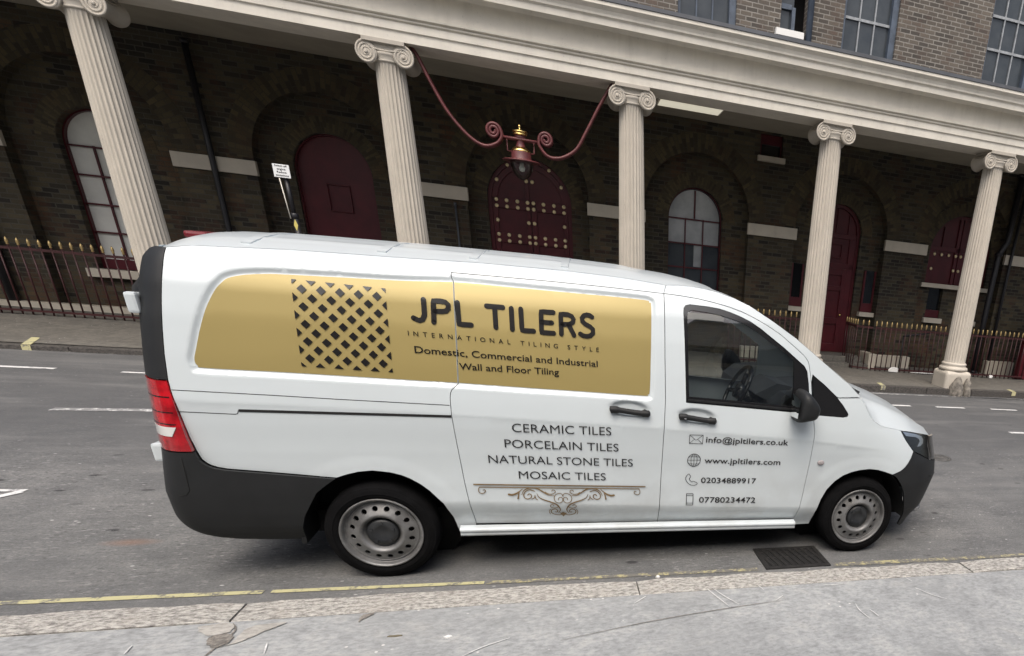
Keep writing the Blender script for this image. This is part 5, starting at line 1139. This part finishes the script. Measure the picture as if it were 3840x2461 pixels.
# dark shells that close the body from inside
b = MB(); b.prism([(-.72, .42), (.0, .75), (.42, .42), (1.70, .34), (1.70, 1.74), (-.70, 1.74)], .20, VW - .20); b.build('load_bay', M['dark'], van)
b = MB(); b.prism([(2.78, .34), (2.86, .62), (3.2, .74), (3.5, .62), (3.6, .34), (3.9, .34), (3.95, .7), (3.6, .90), (3.25, 1.02), (2.9, 1.0), (2.78, .9)], .62, VW - .62); b.prism([(2.74, .34), (2.82, .34), (2.82, 1.05), (2.74, 1.05)], .12, VW - .12); b.build('engine_bay', M['dark'], van)
b = MB(); b.box(-.70, 3.75, .35, VW - .35, .20, .34); b.box(.43, 2.70, .12, VW - .12, .235, .34); b.build('chassis', M['dark'], van)
for cx in (0, 3.2):
    for y0, y1 in ((.095, .42), (VW - .42, VW - .095)):
        b = MB(); n = 24; r = .425; vs = [(cx + r * math.cos(PI * k / n * 1.04 - .02 * PI), y, .289 + r * math.sin(PI * k / n * 1.04 - .02 * PI)) for k in range(n + 1) for y in (y0, y1)]
        b.add(vs, [(2 * k, 2 * k + 2, 2 * k + 3, 2 * k + 1) for k in range(n)], True); yb = y1 if y0 < 1 else y0
        b.add([(cx + r * math.cos(2 * PI * k / n), yb, .289 + r * math.sin(2 * PI * k / n)) for k in range(n)], [tuple(range(n))]); b.build('arch_liner', M['dark'], van)
b = MB(); b.box(-.43, -.405, .07, .32, .235, .44); b.build('mud_flap', M['plastic'], van)
# cab: floor, dashboard, steering wheel, seats
b = MB(); b.box(1.72, 2.76, .14, VW - .14, .345, .42); b.build('cab_floor', M['interior'], van)
b = MB(); b.prism([(2.52, .45), (2.95, .45), (3.05, 1.17), (2.92, 1.20), (2.60, 1.17), (2.50, 1.09), (2.46, .92)], .17, VW - .17); b.prism([(2.42, 1.14), (2.58, 1.22), (2.70, 1.20), (2.60, 1.05)], .42, .86); d = b.build('dashboard', M['interior'], van)
b = MB()
ax = Vector((-.88, 0, .47)); c = Vector((2.33, .62, 1.13)); u = Vector((0, 1, 0)); v_ = ax.cross(u).normalized()
b.tube([c + u * .19 * math.cos(a) + v_ * .19 * math.sin(a) for a in np.linspace(0, 2 * PI, 33)], .016, 8)
for a in (0.2, PI - .2, -PI / 2): b.tube([c - ax * .02, c + u * .18 * math.cos(a) + v_ * .18 * math.sin(a)], .018, 6)
b.tube([c - ax * .03, c - ax * .25], .045, 10); b.tube([c + ax * .005, c - ax * .05], .06, 12); b.build('steering_wheel', M['gloss_black'], d)
for y in (.30, 1.12):
    b = MB(); b.box(1.80, 2.26, y, y + .50, .62, .78); b.build('seat_cushion', M['seat'], van, bevel=.04, street=False)
    b = MB(); b.prism([(1.76, .74), (1.90, .74), (1.83, 1.38), (1.72, 1.38)], y, y + .5); b.prism([(1.70, 1.42), (1.80, 1.42), (1.78, 1.64), (1.70, 1.64)], y + .12, y + .38); b.build('seat_back', M['seat'], van, bevel=.03, street=False)
# wheels
def wheel_parts():
    root = bpy.data.objects.new('wheel', None); C.objects.link(root); root.parent = van; root.empty_display_size = .1
    R = .308
    b = MB(); prof_t = [(.205, .20), (.27, .215), (.298, .195), (R, .165), (R, .075), (.302, .045), (.288, .022), (.262, .010), (.238, .012), (.222, .022), (.212, .035), (.205, .06)]
    b.lathe([(r, y) for r, y in prof_t], 56, (0, 0, 0), 'y', cap=False)
    for rr in (.286, .256): b.lathe([(rr + .004, .0225 if rr > .27 else .0105), (rr, .0195 if rr > .27 else .0075), (rr - .004, .0195 if rr > .27 else .0075)], 56, (0, 0, 0), 'y', cap=False)
    b.build('tyre', M['tyre'], root, street=False)
    b = MB(); b.lathe([(.213, .05), (.222, .022), (.223, .014), (.219, .010), (.213, .012), (.207, .022), (.204, .04), (.199, .050), (.194, .046), (.190, .040), (.187, .044)], 56, (0, 0, 0), 'y', cap=False)
    # disc with sixteen round holes
    prof_d = lambda r: np.interp(r, [.085, .095, .105, .118, .130, .150, .170, .180, .188], [.052, .040, .014, .006, .012, .024, .036, .042, .044])
    n = 72; lo = [(.188 * math.cos(2 * PI * k / n), .188 * math.sin(2 * PI * k / n)) for k in range(n)]; li = [(.085 * math.cos(2 * PI * k / n), .085 * math.sin(2 * PI * k / n)) for k in range(n)]
    hl_ = [[(.157 * math.cos(2 * PI * (h + .3) / 16) + .0155 * math.cos(2 * PI * k / 12), .157 * math.sin(2 * PI * (h + .3) / 16) + .0155 * math.sin(2 * PI * k / 12)) for k in range(12)] for h in range(16)]
    G = [(r * math.cos(2 * PI * k / 60), r * math.sin(2 * PI * k / 60)) for r in (.09, .095, .10, .105, .112, .118, .124, .130, .138, .177, .183) for k in range(60)]
    V, F, LL = cdt([lo, li] + hl_, G); Y = prof_d(np.hypot(V[:, 0], V[:, 1]))
    bb = len(b.v); b.add([(v[0], y, v[1]) for v, y in zip(V, Y)], F.tolist(), True)
    for L in LL[2:]:
        q = len(b.v); b.v += [(V[i, 0], Y[i], V[i, 1]) for i in L] + [(V[i, 0], Y[i] + .014, V[i, 1]) for i in L]; m = len(L)
        for k in range(m): b.f.append([q + k, q + (k + 1) % m, q + m + (k + 1) % m, q + m + k]); b.sm.append(False); b.mi.append(0)
    b.build('rim', M['rim'], root, street=False)
    b = MB(); b.lathe([(.20, .075), (.001, .075)], 32, (0, 0, 0), 'y', cap=False); b.build('brake_disc', M['dark'], root, street=False)
    b = MB(); b.lathe([(.087, .052), (.086, .034), (.08, .026), (.06, .022), (.045, .020), (.04, .024), (.001, .022)], 36, (0, 0, 0), 'y', cap=False)
    for k in range(5):
        a = 2 * PI * k / 5 + PI / 2; b.box(.062 * math.cos(a) - .008, .062 * math.cos(a) + .008, .014, .026, .062 * math.sin(a) - .008, .062 * math.sin(a) + .008)
    b.build('hub_cap', M['hub'], root, street=False)
    return root
w0 = wheel_parts()
for i, (x, far_, rz) in enumerate(((0, False, 0), (3.2, False, .0), (0, True, 0), (3.2, True, 0))):
    if i == 0: r_ = w0
    else:
        r_ = w0.copy(); C.objects.link(r_); r_.parent = van
        for ch in list(w0.children): k = ch.copy(); C.objects.link(k); k.parent = r_
    r_.location = (x, VW - .012 if far_ else .012, .299); r_.rotation_euler = (0, .35 * i, PI if far_ else rz)
